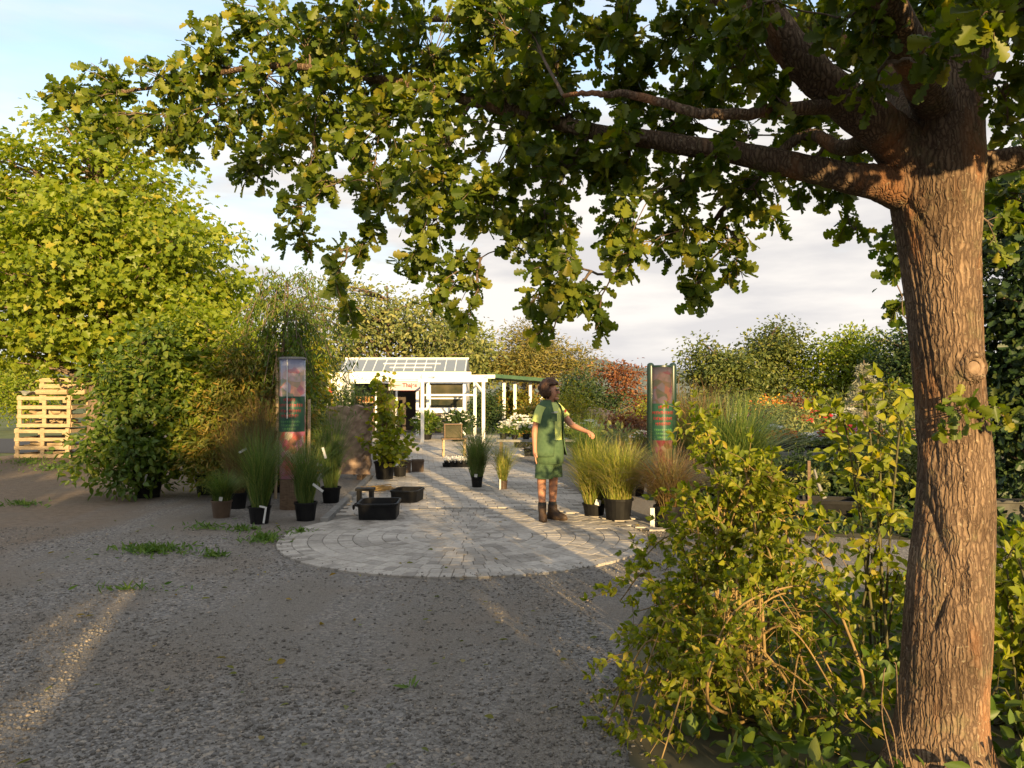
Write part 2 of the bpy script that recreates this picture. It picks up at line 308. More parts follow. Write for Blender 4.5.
# ground surfaces
def _gravel(nt, p):
    L = nt.links.new; tc = N(nt, 'ShaderNodeTexCoord')
    v = N(nt, 'ShaderNodeTexVoronoi', Scale=50.0); L(tc.outputs['Object'], v.inputs['Vector'])
    ve = N(nt, 'ShaderNodeTexVoronoi', Scale=50.0, feature='DISTANCE_TO_EDGE'); L(tc.outputs['Object'], ve.inputs['Vector'])
    v2 = N(nt, 'ShaderNodeTexVoronoi', Scale=120.0); L(tc.outputs['Object'], v2.inputs['Vector'])
    n = N(nt, 'ShaderNodeTexNoise', Scale=0.8, Detail=6, Roughness=0.6); mpn = N(nt, 'ShaderNodeMapping'); mpn.inputs['Scale'].default_value = (1.5, .38, 1); mpn.inputs['Rotation'].default_value = (0, 0, .35); L(tc.outputs['Object'], mpn.inputs[0]); L(mpn.outputs[0], n.inputs['Vector'])
    sp = N(nt, 'ShaderNodeSeparateXYZ'); L(v.outputs['Color'], sp.inputs[0])
    rs = ramp(nt, [(0.0, (0.125, 0.117, 0.108)), (0.5, (0.21, 0.198, 0.184)), (0.85, (0.29, 0.274, 0.255)), (1, (0.37, 0.32, 0.26))]); L(sp.outputs[0], rs.inputs[0])
    sp2 = N(nt, 'ShaderNodeSeparateXYZ'); L(v2.outputs['Color'], sp2.inputs[0])
    rf = ramp(nt, [(0.0, (0.14, 0.126, 0.109)), (1.0, (0.25, 0.226, 0.195))]); L(sp2.outputs[0], rf.inputs[0])
    rm = ramp(nt, [(0.42, (1, 1, 1)), (0.58, (0, 0, 0))]); L(n.outputs['Fac'], rm.inputs[0])
    mx = N(nt, 'ShaderNodeMixRGB'); L(rm.outputs[0], mx.inputs[0]); L(rs.outputs[0], mx.inputs[1]); L(rf.outputs[0], mx.inputs[2])
    # brown earth towards the left track
    so_ = N(nt, 'ShaderNodeSeparateXYZ'); L(tc.outputs['Object'], so_.inputs[0])
    e1 = N(nt, 'ShaderNodeMath', operation='MULTIPLY_ADD'); e1.inputs[1].default_value = 3.5; L(n.outputs['Fac'], e1.inputs[0]); L(so_.outputs['X'], e1.inputs[2])
    e2 = N(nt, 'ShaderNodeMapRange'); e2.inputs[1].default_value = -2.6; e2.inputs[2].default_value = -4.2; e2.inputs[3].default_value = 0; e2.inputs[4].default_value = 0.9; L(e1.outputs[0], e2.inputs[0])
    n3 = N(nt, 'ShaderNodeTexNoise', Scale=9.0, Detail=8, Roughness=0.7); L(tc.outputs['Object'], n3.inputs['Vector'])
    rb = ramp(nt, [(0.3, (0.16, 0.115, 0.08)), (0.7, (0.28, 0.21, 0.15))]); L(n3.outputs['Fac'], rb.inputs[0])
    mx2 = N(nt, 'ShaderNodeMixRGB'); L(e2.outputs[0], mx2.inputs[0]); L(mx.outputs[0], mx2.inputs[1]); L(rb.outputs[0], mx2.inputs[2])
    # grey dust film patches
    n4 = N(nt, 'ShaderNodeTexNoise', Scale=0.9, Detail=5); mp4 = N(nt, 'ShaderNodeMapping'); mp4.inputs['Location'].default_value = (3.3, 8.1, 0); L(tc.outputs['Object'], mp4.inputs[0]); L(mp4.outputs[0], n4.inputs['Vector'])
    r4 = ramp(nt, [(0.52, (0, 0, 0)), (0.68, (0.65, 0.65, 0.65))]); L(n4.outputs['Fac'], r4.inputs[0])
    mx3 = N(nt, 'ShaderNodeMixRGB'); L(r4.outputs[0], mx3.inputs[0]); L(mx2.outputs[0], mx3.inputs[1]); mx3.inputs[2].default_value = (0.21, 0.175, 0.14, 1)
    L(mx3.outputs[0], p.inputs['Base Color'])
    mr = N(nt, 'ShaderNodeMapRange'); mr.inputs[2].default_value = 0.3; L(ve.outputs['Distance'], mr.inputs[0])
    s2 = N(nt, 'ShaderNodeMath', operation='MULTIPLY_ADD'); s2.inputs[1].default_value = 0.5; L(v2.outputs['Distance'], s2.inputs[0]); L(mr.outputs[0], s2.inputs[2])
    bp = N(nt, 'ShaderNodeBump', Strength=0.6, Distance=0.014); L(s2.outputs[0], bp.inputs['Height']); L(bp.outputs[0], p.inputs['Normal'])
    p.inputs['Roughness'].default_value = 0.9; p.inputs['Specular IOR Level'].default_value = 0.2
M_gravel = new_mat('gravel', _gravel)
def _island(name, stops, rough=0.85, nscale=25, bump=0.25, mul=0.35):
    def b(nt, p):
        L = nt.links.new; g = N(nt, 'ShaderNodeNewGeometry'); r = ramp(nt, stops); L(g.outputs['Random Per Island'], r.inputs[0])
        tc = N(nt, 'ShaderNodeTexCoord'); n = N(nt, 'ShaderNodeTexNoise', Scale=nscale, Detail=7, Roughness=0.65); L(tc.outputs['Object'], n.inputs['Vector'])
        n2 = N(nt, 'ShaderNodeTexNoise', Scale=1.1, Detail=5); L(tc.outputs['Object'], n2.inputs['Vector'])
        r2 = ramp(nt, [(0.25, (1 - mul,) * 3), (0.75, (1 + mul * 0.4,) * 3)]); L(n.outputs['Fac'], r2.inputs[0])
        r3 = ramp(nt, [(0.3, (0.78, 0.76, 0.73)), (0.7, (1.08, 1.07, 1.05))]); L(n2.outputs['Fac'], r3.inputs[0])
        m1 = N(nt, 'ShaderNodeMixRGB'); m1.blend_type = 'MULTIPLY'; m1.inputs[0].default_value = 1; L(r.outputs[0], m1.inputs[1]); L(r2.outputs[0], m1.inputs[2])
        m2 = N(nt, 'ShaderNodeMixRGB'); m2.blend_type = 'MULTIPLY'; m2.inputs[0].default_value = 1; L(m1.outputs[0], m2.inputs[1]); L(r3.outputs[0], m2.inputs[2])
        L(m2.outputs[0], p.inputs['Base Color'])
        bp = N(nt, 'ShaderNodeBump', Strength=bump, Distance=0.006); L(n.outputs['Fac'], bp.inputs['Height']); L(bp.outputs[0], p.inputs['Normal'])
        p.inputs['Roughness'].default_value = rough; p.inputs['Specular IOR Level'].default_value = 0.25
    return new_mat(name, b)
M_paver = _island('paver', [(0, (0.27, 0.25, 0.225)), (0.2, (0.35, 0.327, 0.295)), (0.5, (0.42, 0.393, 0.357)), (1, (0.48, 0.45, 0.41))])
M_stones = _island('grit', [(0, (0.11, 0.102, 0.094)), (0.5, (0.225, 0.21, 0.19)), (0.88, (0.31, 0.288, 0.26)), (1, (0.4, 0.335, 0.265))], nscale=90)
M_field = rough_mat('field_grass', (0.06, 0.09, 0.025), (0.14, 0.15, 0.05), 1.2, 0.95, 0.4)
M_asph = rough_mat('asphalt', (0.045, 0.045, 0.047), (0.07, 0.068, 0.066), 30, 0.85, 0.3)
M_sand = rough_mat('joint_sand', (0.10, 0.095, 0.085), (0.17, 0.16, 0.14), 25, 0.95, 0.3)
M_bed = rough_mat('bed_soil', (0.05, 0.045, 0.03), (0.12, 0.11, 0.06), 3, 0.95, 0.6)
M_hazyhill = rough_mat('hazy_hill_forest', (0.09, 0.12, 0.11), (0.15, 0.17, 0.15), 0.06, 0.95, 0.3, dist=2.0)  # forest colour greyed and blued: the distance haze is in the colour

# ------------------------------------------------------------------ the setting
def sheet(name, pts, z, m, nseg=1):
    b = MB(); b.add([(x, y, z) for x, y in pts], [tuple(range(len(pts)))]); return structure(b.build(name, m))
sheet('ground', [(-1500, -60), (1500, -60), (1500, 2500), (-1500, 2500)], -0.008, M_field)
yard = [(-14, -30), (40, -30), (40, 6.0), (14, 6.6), (6, 8.2), (2.2, 9.2), (2.4, 13), (1.8, 27), (1, 40), (-14, 40), (-12.5, 22), (-13.5, 12)]
sheet('gravel_yard', yard, 0.0, M_gravel)
sheet('planting_ground', [(2.2, 9.22), (6, 8.22), (14, 6.62), (40, 6.02), (60, 60), (2, 60), (1.82, 27), (2.42, 13)], -0.003, M_bed)
sheet('road', [(-60, 19), (-12.4, 21), (-12.3, 27), (-60, 31)], 0.004, M_asph)
sheet('planting_bed', [(0.75, 2.2), (0.5, 3.4), (0.62, 4.8), (1.0, 5.9), (1.7, 6.35), (3.2, 5.9), (7, 5.2), (7, 1.5), (2, 1.5)], 0.006, M_bed)
# hills and far edge
hb = MB(); xs = np.linspace(-1400, 1800, 90); rows = []
for j, (yy, hm) in enumerate([(1300, 0.0), (1420, 0.7), (1550, 1.0), (1750, 0.8)]):
    for x in xs:
        h = 42 + 16 * math.sin(x * 0.004 + 1.3) + 7 * math.sin(x * 0.013) + 4 * math.sin(x * 0.037 + 2)
        rows.append((x, yy, max(0.5, h * hm - 0.5)))
n = len(xs); hb.add(rows, [(j * n + i, j * n + i + 1, (j + 1) * n + i + 1, (j + 1) * n + i) for j in range(3) for i in range(n - 1)])
structure(hb.build('hills', M_hazyhill, smooth=True))

# round paved area
CX, CY, CR = -0.52, 8.85, 2.0
def paver_block(b, poly, z0=0.0, z1=0.022, inset=0.006):
    p = np.array(poly); c = p.mean(0); d = p - c
    L_ = np.linalg.norm(d, axis=1)[:, None]; q = c + d * (1 - inset / L_); q2 = c + d * (1 - (inset + 0.006) / L_)
    z1 = z1 + rng.uniform(-0.0025, 0.0025); k = len(p)
    V = [(x, y, z0) for x, y in q] + [(x, y, z1 - 0.005) for x, y in q] + [(x, y, z1) for x, y in q2]
    Fc = [tuple(2 * k + i for i in range(k))]
    for i in range(k):
        j = (i + 1) % k; Fc += [(i, j, k + j, k + i), (k + i, k + j, 2 * k + j, 2 * k + i)]
    b.add(V, Fc)
cb = MB(); r0 = 0.12; ring = 0
cb_rings = np.arange(0.12, 2.0, 0.1567)
for ri, r in enumerate(cb_rings):
    r1 = r + 0.1567; m_ = max(6, int(2 * PI * (r + 0.08) / (0.105 if ri % 3 else 0.19))); off = rng.uniform(0, 1)
    for i in range(m_):
        a0 = (i + off) / m_ * 2 * PI; a1 = (i + 1 + off) / m_ * 2 * PI; am = (a0 + a1) / 2
        paver_block(cb, [(CX + rr * math.cos(a), CY + rr * math.sin(a)) for rr, a in ((r, a0), (r1, a0), (r1, am), (r1, a1), (r, a1), (r, am))][0:5], inset=0.0035)
paver_block(cb, [(CX + 0.12 * math.cos(a), CY + 0.12 * math.sin(a)) for a in np.linspace(0, 2 * PI, 10, endpoint=False)])
pc = structure(cb.build('paved_circle', M_paver))
structure(MB().add([(CX + 1.99 * math.cos(a), CY + 1.99 * math.sin(a), 0.012) for a in np.linspace(0, 2 * PI, 60, endpoint=False)], [tuple(range(60))]).build('circle_sand', M_sand))
# paved path to the shop
pl = [(-2.2, 9.5), (-2.42, 13), (-2.9, 19), (-4.6, 26), (-7, 29.5)]; pr = [(1.75, 9.2), (1.35, 11), (0.85, 13.5), (0.2, 19), (0.3, 25), (0.6, 29.5)]
def interp(l, y): return np.interp(y, [p[1] for p in l], [p[0] for p in l])
pb = MB(); y = 9.2; row = 0
while y < 29.4:
    hgt = 0.16; sk = -0.12 * (y - 9)
    xx = -8 + (0.12 if row % 2 else 0)
    while xx < 4:
        x0, x1 = xx + sk, xx + 0.24 + sk; xm, ym = (x0 + x1) / 2, y + hgt / 2
        inside = interp(pl, ym) < xm < interp(pr, ym) and (xm - CX) ** 2 + (ym - CY) ** 2 > (CR + 0.07) ** 2
        if inside: paver_block(pb, [(x0, y), (x1, y), (x1 - 0.019, y + hgt), (x0 - 0.019, y + hgt)], inset=0.0035)
        xx += 0.24
    y += hgt; row += 1
structure(pb.build('paved_path', M_paver))
structure(MB().add([(x, y_, 0.009) for x, y_ in pl] + [(x, y_, 0.009) for x, y_ in pr[::-1]], [tuple(range(len(pl) + len(pr)))]).build('path_sand', M_sand))
# edging of the path at its left side
eb = MB(); 
for i in range(30):
    t = 9.75 + i * 0.17; x = interp(pl, t) - 0.07
    eb.box((x, t + 0.08, 0.03), (0.09, 0.155, 0.075))
structure(eb.build('path_kerb', M_concrete))

# loose grit lying on the yard
def ico():
    bm = bmesh.new(); bmesh.ops.create_icosphere(bm, subdivisions=1, radius=1.0); V = np.array([v.co[:] for v in bm.verts]); Fc = [[v.index for v in f.verts] for f in bm.faces]; bm.free(); return V, Fc
IV, IF = ico()
OV = np.array([(1, 0, 0), (-1, 0, 0), (0, 1, 0), (0, -1, 0), (0, 0, 1), (0, 0, -1)], float)
OF = [[0, 2, 4], [2, 1, 4], [1, 3, 4], [3, 0, 4], [2, 0, 5], [1, 2, 5], [3, 1, 5], [0, 3, 5]]
def stones(name, n, region, smin, smax):
    pos = np.zeros((n, 3)); got = 0
    while got < n:
        D = 2.6 + (region[1] - 2.6) * rng.uniform(0, 1) ** 1.6; x = rng.uniform(-0.68, 0.36) * D
        if x > 0.62 and D < 6.4: continue
        if (x - CX) ** 2 + (D - CY) ** 2 < (2.06 - abs(rng.normal(0, .11))) ** 2: continue
        if math.sin(x * 1.7 + 1.1 * math.sin(D * 1.3)) + math.sin(D * 2.1 + x) < rng.uniform(-2.2, 1.6): continue
        pos[got] = (x, D, 0.002); got += 1
    s = smin + (smax - smin) * rng.uniform(0, 1, n) ** 3
    q = rng.normal(size=(n, 3, 3)); A, _ = np.linalg.qr(q); sc = rng.uniform(0.6, 1.3, (n, 1, 3)) * s[:, None, None]
    V = OV[None] * rng.uniform(0.75, 1.25, (n, 6, 1)); V = (V * sc) @ A; V[:, :, 2] *= 0.65
    pos[:, 2] += np.where((pos[:, 0] - CX) ** 2 + (pos[:, 1] - CY) ** 2 < 2.03 ** 2, .023, 0)
    V = V + pos[:, None, :]
    lp = np.array(OF).ravel(); loops = (lp[None] + (np.arange(n) * 6)[:, None]).ravel()
    return raw_obj(name, V.reshape(-1, 3), loops, np.full(n * 8, 3), M_stones)
tag(stones('gravel', 26000, (2.6, 9.5), 0.004, 0.018), 'grey loose gravel stones scattered over the yard', 'gravel', kind='stuff')
# weeds
def weeds():
    pos = []
    for (px, py, rx, ry, k) in [(22, 505, 24, 3, 160), (155, 551, 40, 5, 420), (215, 556, 16, 3, 90), (265, 540, 22, 5, 260), (245, 530, 20, 3, 90), (410, 688, 7, 2, 8), (300, 533, 14, 3, 80), (130, 590, 60, 4, 50), (205, 528, 40, 6, 90), (60, 468, 45, 6, 400), (30, 462, 25, 5, 300)]:
        for _ in range(k):
            a = rng.uniform(0, 2 * PI); r = abs(rng.normal(0, 0.6)); p = G(px + rx * r * math.cos(a), max(452, py + ry * r * math.sin(a))); pos.append(p + np.array((0, 0, 0.01)))
    pos = np.array(pos); n = len(pos); d = rng.normal(size=(n, 3)); d[:, 2] = np.abs(d[:, 2]) * 0.7 + 0.15
    return leaves('weeds', pos, d, rng.uniform(0.04, 0.10, n), LANCE, M_weed)
tag(weeds(), 'low green weeds growing in patches on the gravel', 'weeds', kind='stuff')

n_ = 130; D_ = 3 + 7 * rng.uniform(0, 1, n_); x_ = rng.uniform(-.6, .25, n_) * D_
tag(leaves('fallen_leaves', np.stack([x_, D_, np.full(n_, .02)], 1), rng.normal(size=(n_, 3)) * np.array((1, 1, .15)), rng.uniform(.03, .07, n_), OVATE, M_shrub2, nrm=unit(rng.normal(0, .3, (n_, 3)) + np.array((0, 0, 1.0)))), 'few small fallen leaves lying on the gravel yard', 'leaves', kind='stuff')
# ------------------------------------------------------------------ trees
def tree(name, label, cat, base, H, crown, K, nl, ls, T, m, trunk_r, seed, group=None, bark=None, droop=0.0, rc=0.45, shell=0.5, flat=0.7, limb=True):
    """crown: list of ellipsoids (x, y, z, rx, ry, rz) about the base"""
    global rng
    keep = rng; rng = np.random.default_rng(seed)
    root = thing(name, label, cat, (base[0], base[1], 0), 0, group)
    tb = MB(); top = np.array((rng.normal(0, 0.1), rng.normal(0, 0.1), H * 0.8))
    path = spline([(0, 0, -0.05), (rng.normal(0, .06), rng.normal(0, .06), H * 0.25), (rng.normal(0, .12), rng.normal(0, .12), H * 0.5), top], 12)
    tb.tube(path, np.linspace(trunk_r, trunk_r * 0.2, 12), 8, jit=0.06)
    vol = np.array([e[3] * e[4] * e[5] for e in crown]) ** 0.7; vol = vol / vol.sum()
    C = []
    for _ in range(K):
        e = crown[rng.choice(len(crown), p=vol)]; u = unit(rng.normal(size=3)); r = shell + (1 - shell) * rng.uniform(0, 1) ** 0.7; r *= rng.uniform(0.85, 1.12)
        C.append(np.array(e[:3]) + u * r * np.array(e[3:]))
    C = np.array(C); pos = []; dr = []
    for c in C:
        if c[2] < 0.15: c[2] = 0.15 + rng.uniform(0, 0.2)
        i = np.argmin(np.linalg.norm(path - (c - np.array((0, 0, 0.35 * np.hypot(c[0], c[1])))), axis=1)); a = path[i]
        mid = (a + c) / 2 + np.array((0, 0, 0.12 * np.linalg.norm(c - a)))
        if limb: tb.tube(bez(a, mid, c, 5), np.linspace(trunk_r * 0.28, trunk_r * 0.05, 5), 5, cap=False)
        k = int(nl * rng.uniform(0.5, 1.5)); off = rng.normal(size=(k, 3)) * rc * np.array((1.15, 1.15, flat)); off[:, 2] -= droop * np.abs(rng.normal(size=k)) * rc
        pos.append(c + off); dr.append(off * 0.6 + rng.normal(size=(k, 3)) * rc * 0.7 + np.array((0, 0, -0.35 * rc)))
    pos = np.concatenate(pos); dr = np.concatenate(dr); pos[:, 2] = np.maximum(pos[:, 2], 0.1)
    tb.build('trunk', bark or M_bark2, root, smooth=True)
    cen = np.average(np.array([e[:3] for e in crown]), axis=0); ow = unit((pos - cen) * np.array((1, 1, .6)))
    leaves('crown', pos, dr, ls * rng.uniform(0.6, 1.25, len(pos)), T, m, root, nrm=unit(rng.normal(size=pos.shape) * .62 + ow * .9 + np.array((0, 0, .35))))
    rng = keep
    return root

# tall hedge standing behind the camera: it throws the shade over the yard
def shade_hedge():
    root = thing('hedge', 'tall dense hedge behind the viewpoint, shading the yard', 'hedge', (0, -8, 0))
    pos = []; b = MB()
    def top(x): return 4.55 + 0.45 * math.sin(x * 1.3) + 0.3 * math.sin(x * 3.1 + 1) + 0.2 * math.sin(x * 7)
    for (x0, x1) in [(-26, 0.70), (1.24, 3.95)]:
        x = x0 + 0.1
        while x < x1 - 0.1:
            t = top(x); b.box((x + 0.14, 0.0, (t - 0.35) / 2), (0.28, 0.7, t - 0.35)); x += 0.28
            for _ in range(70): pos.append((x + rng.normal(0, 0.2), rng.normal(0, 0.4), rng.uniform(0.1, t)))
            for _ in range(16): pos.append((x + rng.normal(0, 0.2), rng.normal(0, 0.3), t + rng.normal(0, 0.28)))
    b.box((0.98, 0, 3.5), (0.6, 0.5, 1.5))
    for _ in range(200): pos.append((0.98 + rng.normal(0, 0.2), rng.normal(0, 0.3), rng.uniform(2.3, 4.6)))
    for _ in range(80): pos.append((0.98 + rng.normal(0, 0.15), rng.normal(0, 0.3), rng.uniform(0.2, 2.4)))
    for _ in range(330):                     # ragged right end
        z = rng.uniform(0.2, 5.2); pos.append((4.0 + abs(rng.normal(0, 0.3)), rng.normal(0, 0.3), z))
    pos = np.array(pos); b.build('stems', M_bark2, root)
    leaves('foliage', pos, rng.normal(size=pos.shape), rng.uniform(0.14, 0.3, len(pos)), OVATE, M_dark, root)
shade_hedge()

# left side big maple
tree('maple_tree', 'large yellow-green broadleaf tree filling the upper left behind the shrubs', 'tree', (-10.2, 19.5), 8.6,
     [(0.3, 0, 4.6, 3.4, 3.0, 3.0), (-1.8, 0, 4.3, 2.4, 2.4, 2.2), (2.0, -0.4, 3.8, 2.0, 2.0, 2.6), (0.0, 0, 6.6, 1.7, 2.0, 2.1), (-2.9, 0, 6.0, 1.2, 1.6, 2.1), (2.4, -.5, 2.6, 1.4, 1.2, 1.5)], 400, 100, 0.165, MAPLE, M_maple, 0.2, 11, rc=0.36, shell=0.3, flat=0.36)
tree('broadleaf_tree', 'pale grey-green tree rising behind the left half of the shop roof', 'tree', (-6.6, 42), 9, [(0, 0, 4.6, 4.0, 3, 2.6), (2.6, 0, 3.9, 2.4, 2, 2.2), (-2.5, 0, 5.2, 2.5, 2, 2.4)], 120, 80, 0.24, OVATE, M_grey, 0.25, 12, rc=0.6, shell=0.3, group='trees behind the shop')
tree('broadleaf_tree', 'lower loose tree behind the right end of the shop roof', 'tree', (-3.1, 45), 6.3, [(0, 0, 3.6, 2.0, 2, 2.0), (0.9, 0, 2.9, 1.2, 1.4, 1.4)], 70, 80, 0.24, OVATE, M_grey, 0.2, 13, rc=0.5, shell=0.3, group='trees behind the shop')
tree('pine_tree', 'broad olive-brown pine standing behind the green-roofed shelter', 'tree', (1.2, 47), 6.2, [(0, 0, 3.3, 3.0, 2.5, 1.5), (0.0, 0, 4.6, 1.7, 1.6, 1.6), (-1.4, 0, 3.1, 2.0, 2, 1.1), (1.8, 0, 3.0, 1.9, 2, 1.2)], 130, 110, 0.24, LANCE, M_pine, 0.25, 14, rc=0.42, shell=0.3)
tree('copper_tree', 'red-brown leaved small tree right of the person, before the hill', 'tree', (4.9, 37), 3.3, [(0, 0, 2.1, 1.1, 1.0, 0.95), (1.2, 0, 1.2, 0.8, 1, 0.5)], 40, 60, 0.15, OVATE, M_red, 0.12, 15, rc=0.28, shell=0.3)
tree('evergreen_shrub', 'dark round evergreen shrub between the pine and the copper tree', 'shrub', (3.1, 36), 2.8, [(0, 0, 1.5, 1.2, 1.1, 1.2), (1.0, 0, 1.1, 0.7, 0.8, 0.8)], 60, 80, 0.14, OVATE, M_dark, 0.1, 16, rc=0.25, shell=0.3)
tree('broadleaf_tree', 'dark green tree with two pointed tops right of the second poster column', 'tree', (9.6, 38), 4.8, [(0, 0, 2.6, 1.3, 1.2, 1.7), (-0.8, 0, 3.2, 0.7, 0.8, 1.0), (0.9, 0, 2.0, 1.1, 1, 1.5)], 80, 80, 0.19, OVATE, M_far, 0.16, 17, rc=0.33, shell=0.3, group='trees along the far right edge')
tree('broadleaf_tree', 'tallest rounded tree in the far right row with olive crown', 'tree', (13.3, 41), 5.6, [(0, 0, 3.0, 1.9, 1.7, 1.9), (0.4, 0, 4.0, 1.3, 1.2, 1.2), (-1.0, 0, 2.2, 1.3, 1.3, 1.5)], 95, 90, 0.2, OVATE, M_far, 0.2, 18, rc=0.36, shell=0.3, group='trees along the far right edge')
tree('broadleaf_tree', 'sunlit yellow-green tree left of the oak trunk in the far right row', 'tree', (16.6, 40), 5.4, [(0, 0, 2.8, 1.7, 1.5, 1.7), (0.8, 0, 3.7, 1.2, 1.2, 1.2), (-0.9, 0, 2.3, 1.2, 1.2, 1.3)], 90, 85, 0.2, OVATE, M_maple, 0.2, 19, rc=0.34, shell=0.3, group='trees along the far right edge')
tree('broadleaf_tree', 'dense dark tree right beside the oak trunk in the far right row', 'tree', (17.6, 36), 5.6, [(0, 0, 2.9, 1.4, 1.3, 1.9), (1.8, 0, 3.0, 1.8, 1.5, 2.0)], 90, 95, 0.2, OVATE, M_dark, 0.2, 20, rc=0.34, shell=0.3, group='trees along the far right edge')
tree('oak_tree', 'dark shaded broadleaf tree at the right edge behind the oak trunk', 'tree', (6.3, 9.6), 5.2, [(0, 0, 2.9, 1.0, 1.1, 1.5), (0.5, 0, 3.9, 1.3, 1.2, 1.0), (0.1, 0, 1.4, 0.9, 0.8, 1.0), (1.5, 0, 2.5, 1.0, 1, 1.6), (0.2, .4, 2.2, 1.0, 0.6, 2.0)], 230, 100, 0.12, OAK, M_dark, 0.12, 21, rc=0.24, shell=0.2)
tree('small_tree', 'distant round yellow-green tree left of the pallet stack', 'tree', (-20.5, 34), 2.9, [(0, 0, 1.5, 1.3, 1.2, 1.2)], 50, 70, 0.15, OVATE, M_maple, 0.1, 22, rc=0.28)
for i, (x, d, h) in enumerate([(-72, 110, 6.0), (-65, 105, 5.0), (-79, 120, 6.5), (-58, 112, 4.2)]):
    tree('field_tree', ['far tree at the left picture edge beyond the field', 'second far tree inward along the field edge', 'farthest tree beyond the field, behind its neighbours', 'low far tree hidden partly by the round tree'][i], 'tree', (x, d), h, [(0, 0, h * .5, 4.5, 3, h * .5)], 45, 45, 0.7, OVATE, M_far, 0.3, 30 + i, rc=1.0, group='far trees beyond the field')
# blue spruce
def spruce():
    root = thing('spruce_tree', 'small silver-grey spruce with tiered branches left of the oak trunk', 'tree', (7.7, 17.5, 0))
    b = MB(); b.tube([(0, 0, 0), (0, 0, 1.2), (0, 0, 2.3)], [0.06, 0.04, 0.008], 7); pos = []; d = []
    for z in np.arange(0.35, 2.2, 0.14):
        R = 0.75 * (1 - z / 2.4) + 0.06; k = 8
        for j in range(k):
            a = rng.uniform(0, 2 * PI); tip = np.array((R * math.cos(a), R * math.sin(a), z - 0.06)); c = bez(np.array((0, 0, z + 0.02)), tip * 0.6 + np.array((0, 0, 0.4 * z + 0.05)), tip, 12)
            b.tube(c[::4], 0.008, 4, cap=False)
            for q in c[2:]:
                for _ in range(5):
                    pos.append(q + rng.normal(0, 0.012, 3)); d.append(unit(tip - np.array((0, 0, z))) * 0.7 + rng.normal(0, 0.6, 3))
    b.build('trunk', M_bark2, root); leaves('needles', np.array(pos), np.array(d), 0.07, LANCE, M_blue, root)
spruce()

# shrubs of the left nursery row (potted)
def pot_mb(r, h):
    b = MB(); b.lathe([(r * 0.78, 0), (r * 0.97, h * 0.9), (r * 1.05, h * 0.9), (r * 1.05, h), (r * 0.96, h), (r * 0.94, h * 0.9)], k=20); return b
def shrub(label, base, pot, crown, K, nl, ls, T, m, seed, group=None, rc=0.2, name='potted_shrub', tagp=None, mpot=None):
    t = tree(name, label, 'shrub', base, max(e[2] + e[5] for e in crown), crown, K, nl, ls, T, m, 0.03, seed, group, rc=rc, shell=0.15)
    for c in t.children:
        if c.name.startswith('crown'): c.name = 'foliage'
        elif c.name.startswith('trunk'): c.name = 'stem'
    po = pot_mb(*pot).build('pot', mpot or M_pot, t, smooth=False)
    MB().lathe([(pot[0] * 0.93, pot[1] * 0.9), (pot[0] * 0.5, pot[1] * 0.93)], k=16).build('soil', M_soil, po)
    if tagp:
        MB().box(tagp, (0.03, 0.004, 0.16), Matrix.Rotation(0.3, 3, 'Y')).build('plant_tag', M_tag, t)
    return t
GL = 'potted shrubs in the row left of the path'
shrub('leafy dark green shrub with low drooping branches at the left end of the row', (-5.55, 12.2), (0.22, 0.3), [(0, 0, 1.3, 0.75, 0.6, 1.0), (-0.2, -0.2, 0.65, 0.8, 0.6, 0.5), (0.25, 0, 2.1, 0.35, 0.5, 0.8), (-.35, 0, 1.9, .25, .3, .7)], 120, 60, 0.11, OVATE, M_shrub, 41, GL, tagp=(0.1, -0.3, 0.3), rc=0.17)
shrub('taller yellow-green shrub second from the left of the row', (-4.75, 12.6), (0.24, 0.32), [(0, 0, 1.7, 0.6, 0.6, 1.3), (0.1, -0.1, 0.8, 0.6, 0.6, 0.6), (-.3, 0, 2.6, .3, .3, .6)], 110, 60, 0.11, OVATE, M_maple, 42, GL, rc=0.17)
shrub('olive shrub with reddish tinted leaves in the middle of the row', (-4.2, 12.0), (0.27, 0.26), [(0, 0, 1.1, 0.55, 0.5, 0.85), (-0.1, -0.1, 0.7, 0.62, 0.5, 0.5), (0.15, 0, 1.8, 0.25, 0.4, 0.7)], 105, 60, 0.10, LANCE, M_shrub2, 43, GL, rc=0.16)
shrub('yellowish olive shrub just left of the clipped round grass', (-3.75, 12.9), (0.24, 0.3), [(0, 0, 1.4, 0.55, 0.5, 1.0), (0.1, 0, 0.8, 0.55, 0.5, 0.6)], 90, 60, 0.10, OVATE, M_shrub2, 44, GL, rc=0.16)
shrub('dark shrub at the back of the row left behind the stake', (-4.15, 15.2), (0.22, 0.3), [(0, 0, 1.0, 0.6, 0.5, 0.8), (-0.5, 0, 1.1, 0.5, 0.5, 0.9)], 80, 50, 0.10, OVATE, M_dark, 45, GL, rc=0.16)
shrub('loose tall yellow-green shrub at the back of the row below the maple', (-5.4, 15.5), (0.25, 0.3), [(0, 0, 1.9, 0.9, 0.7, 1.2), (0.9, 0, 1.7, 0.8, 0.7, 1.1)], 120, 60, 0.12, OVATE, M_maple, 46, GL, rc=0.2)
shrub('yellow-green columnar conifer right of the poster column', (-4.72, 19), (0.25, 0.3), [(0, 0, 1.7, 0.42, 0.4, 1.5), (0.1, 0, 2.3, 0.3, 0.35, 0.8), (-0.2, 0, 2.6, 0.3, 0.3, 0.6)], 90, 70, 0.11, LANCE, M_yel, 47, GL, rc=0.14, name='potted_conifer')
shrub('dark clipped yew beside the white end wall of the shop', (-5.0, 22.5), (0.3, 0.3), [(0, 0, 0.95, 0.85, 0.5, 0.75), (0.3, 0, 1.3, 0.6, 0.5, 0.6)], 80, 70, 0.10, LANCE, M_dark, 48, GL, rc=0.15, name='potted_conifer')
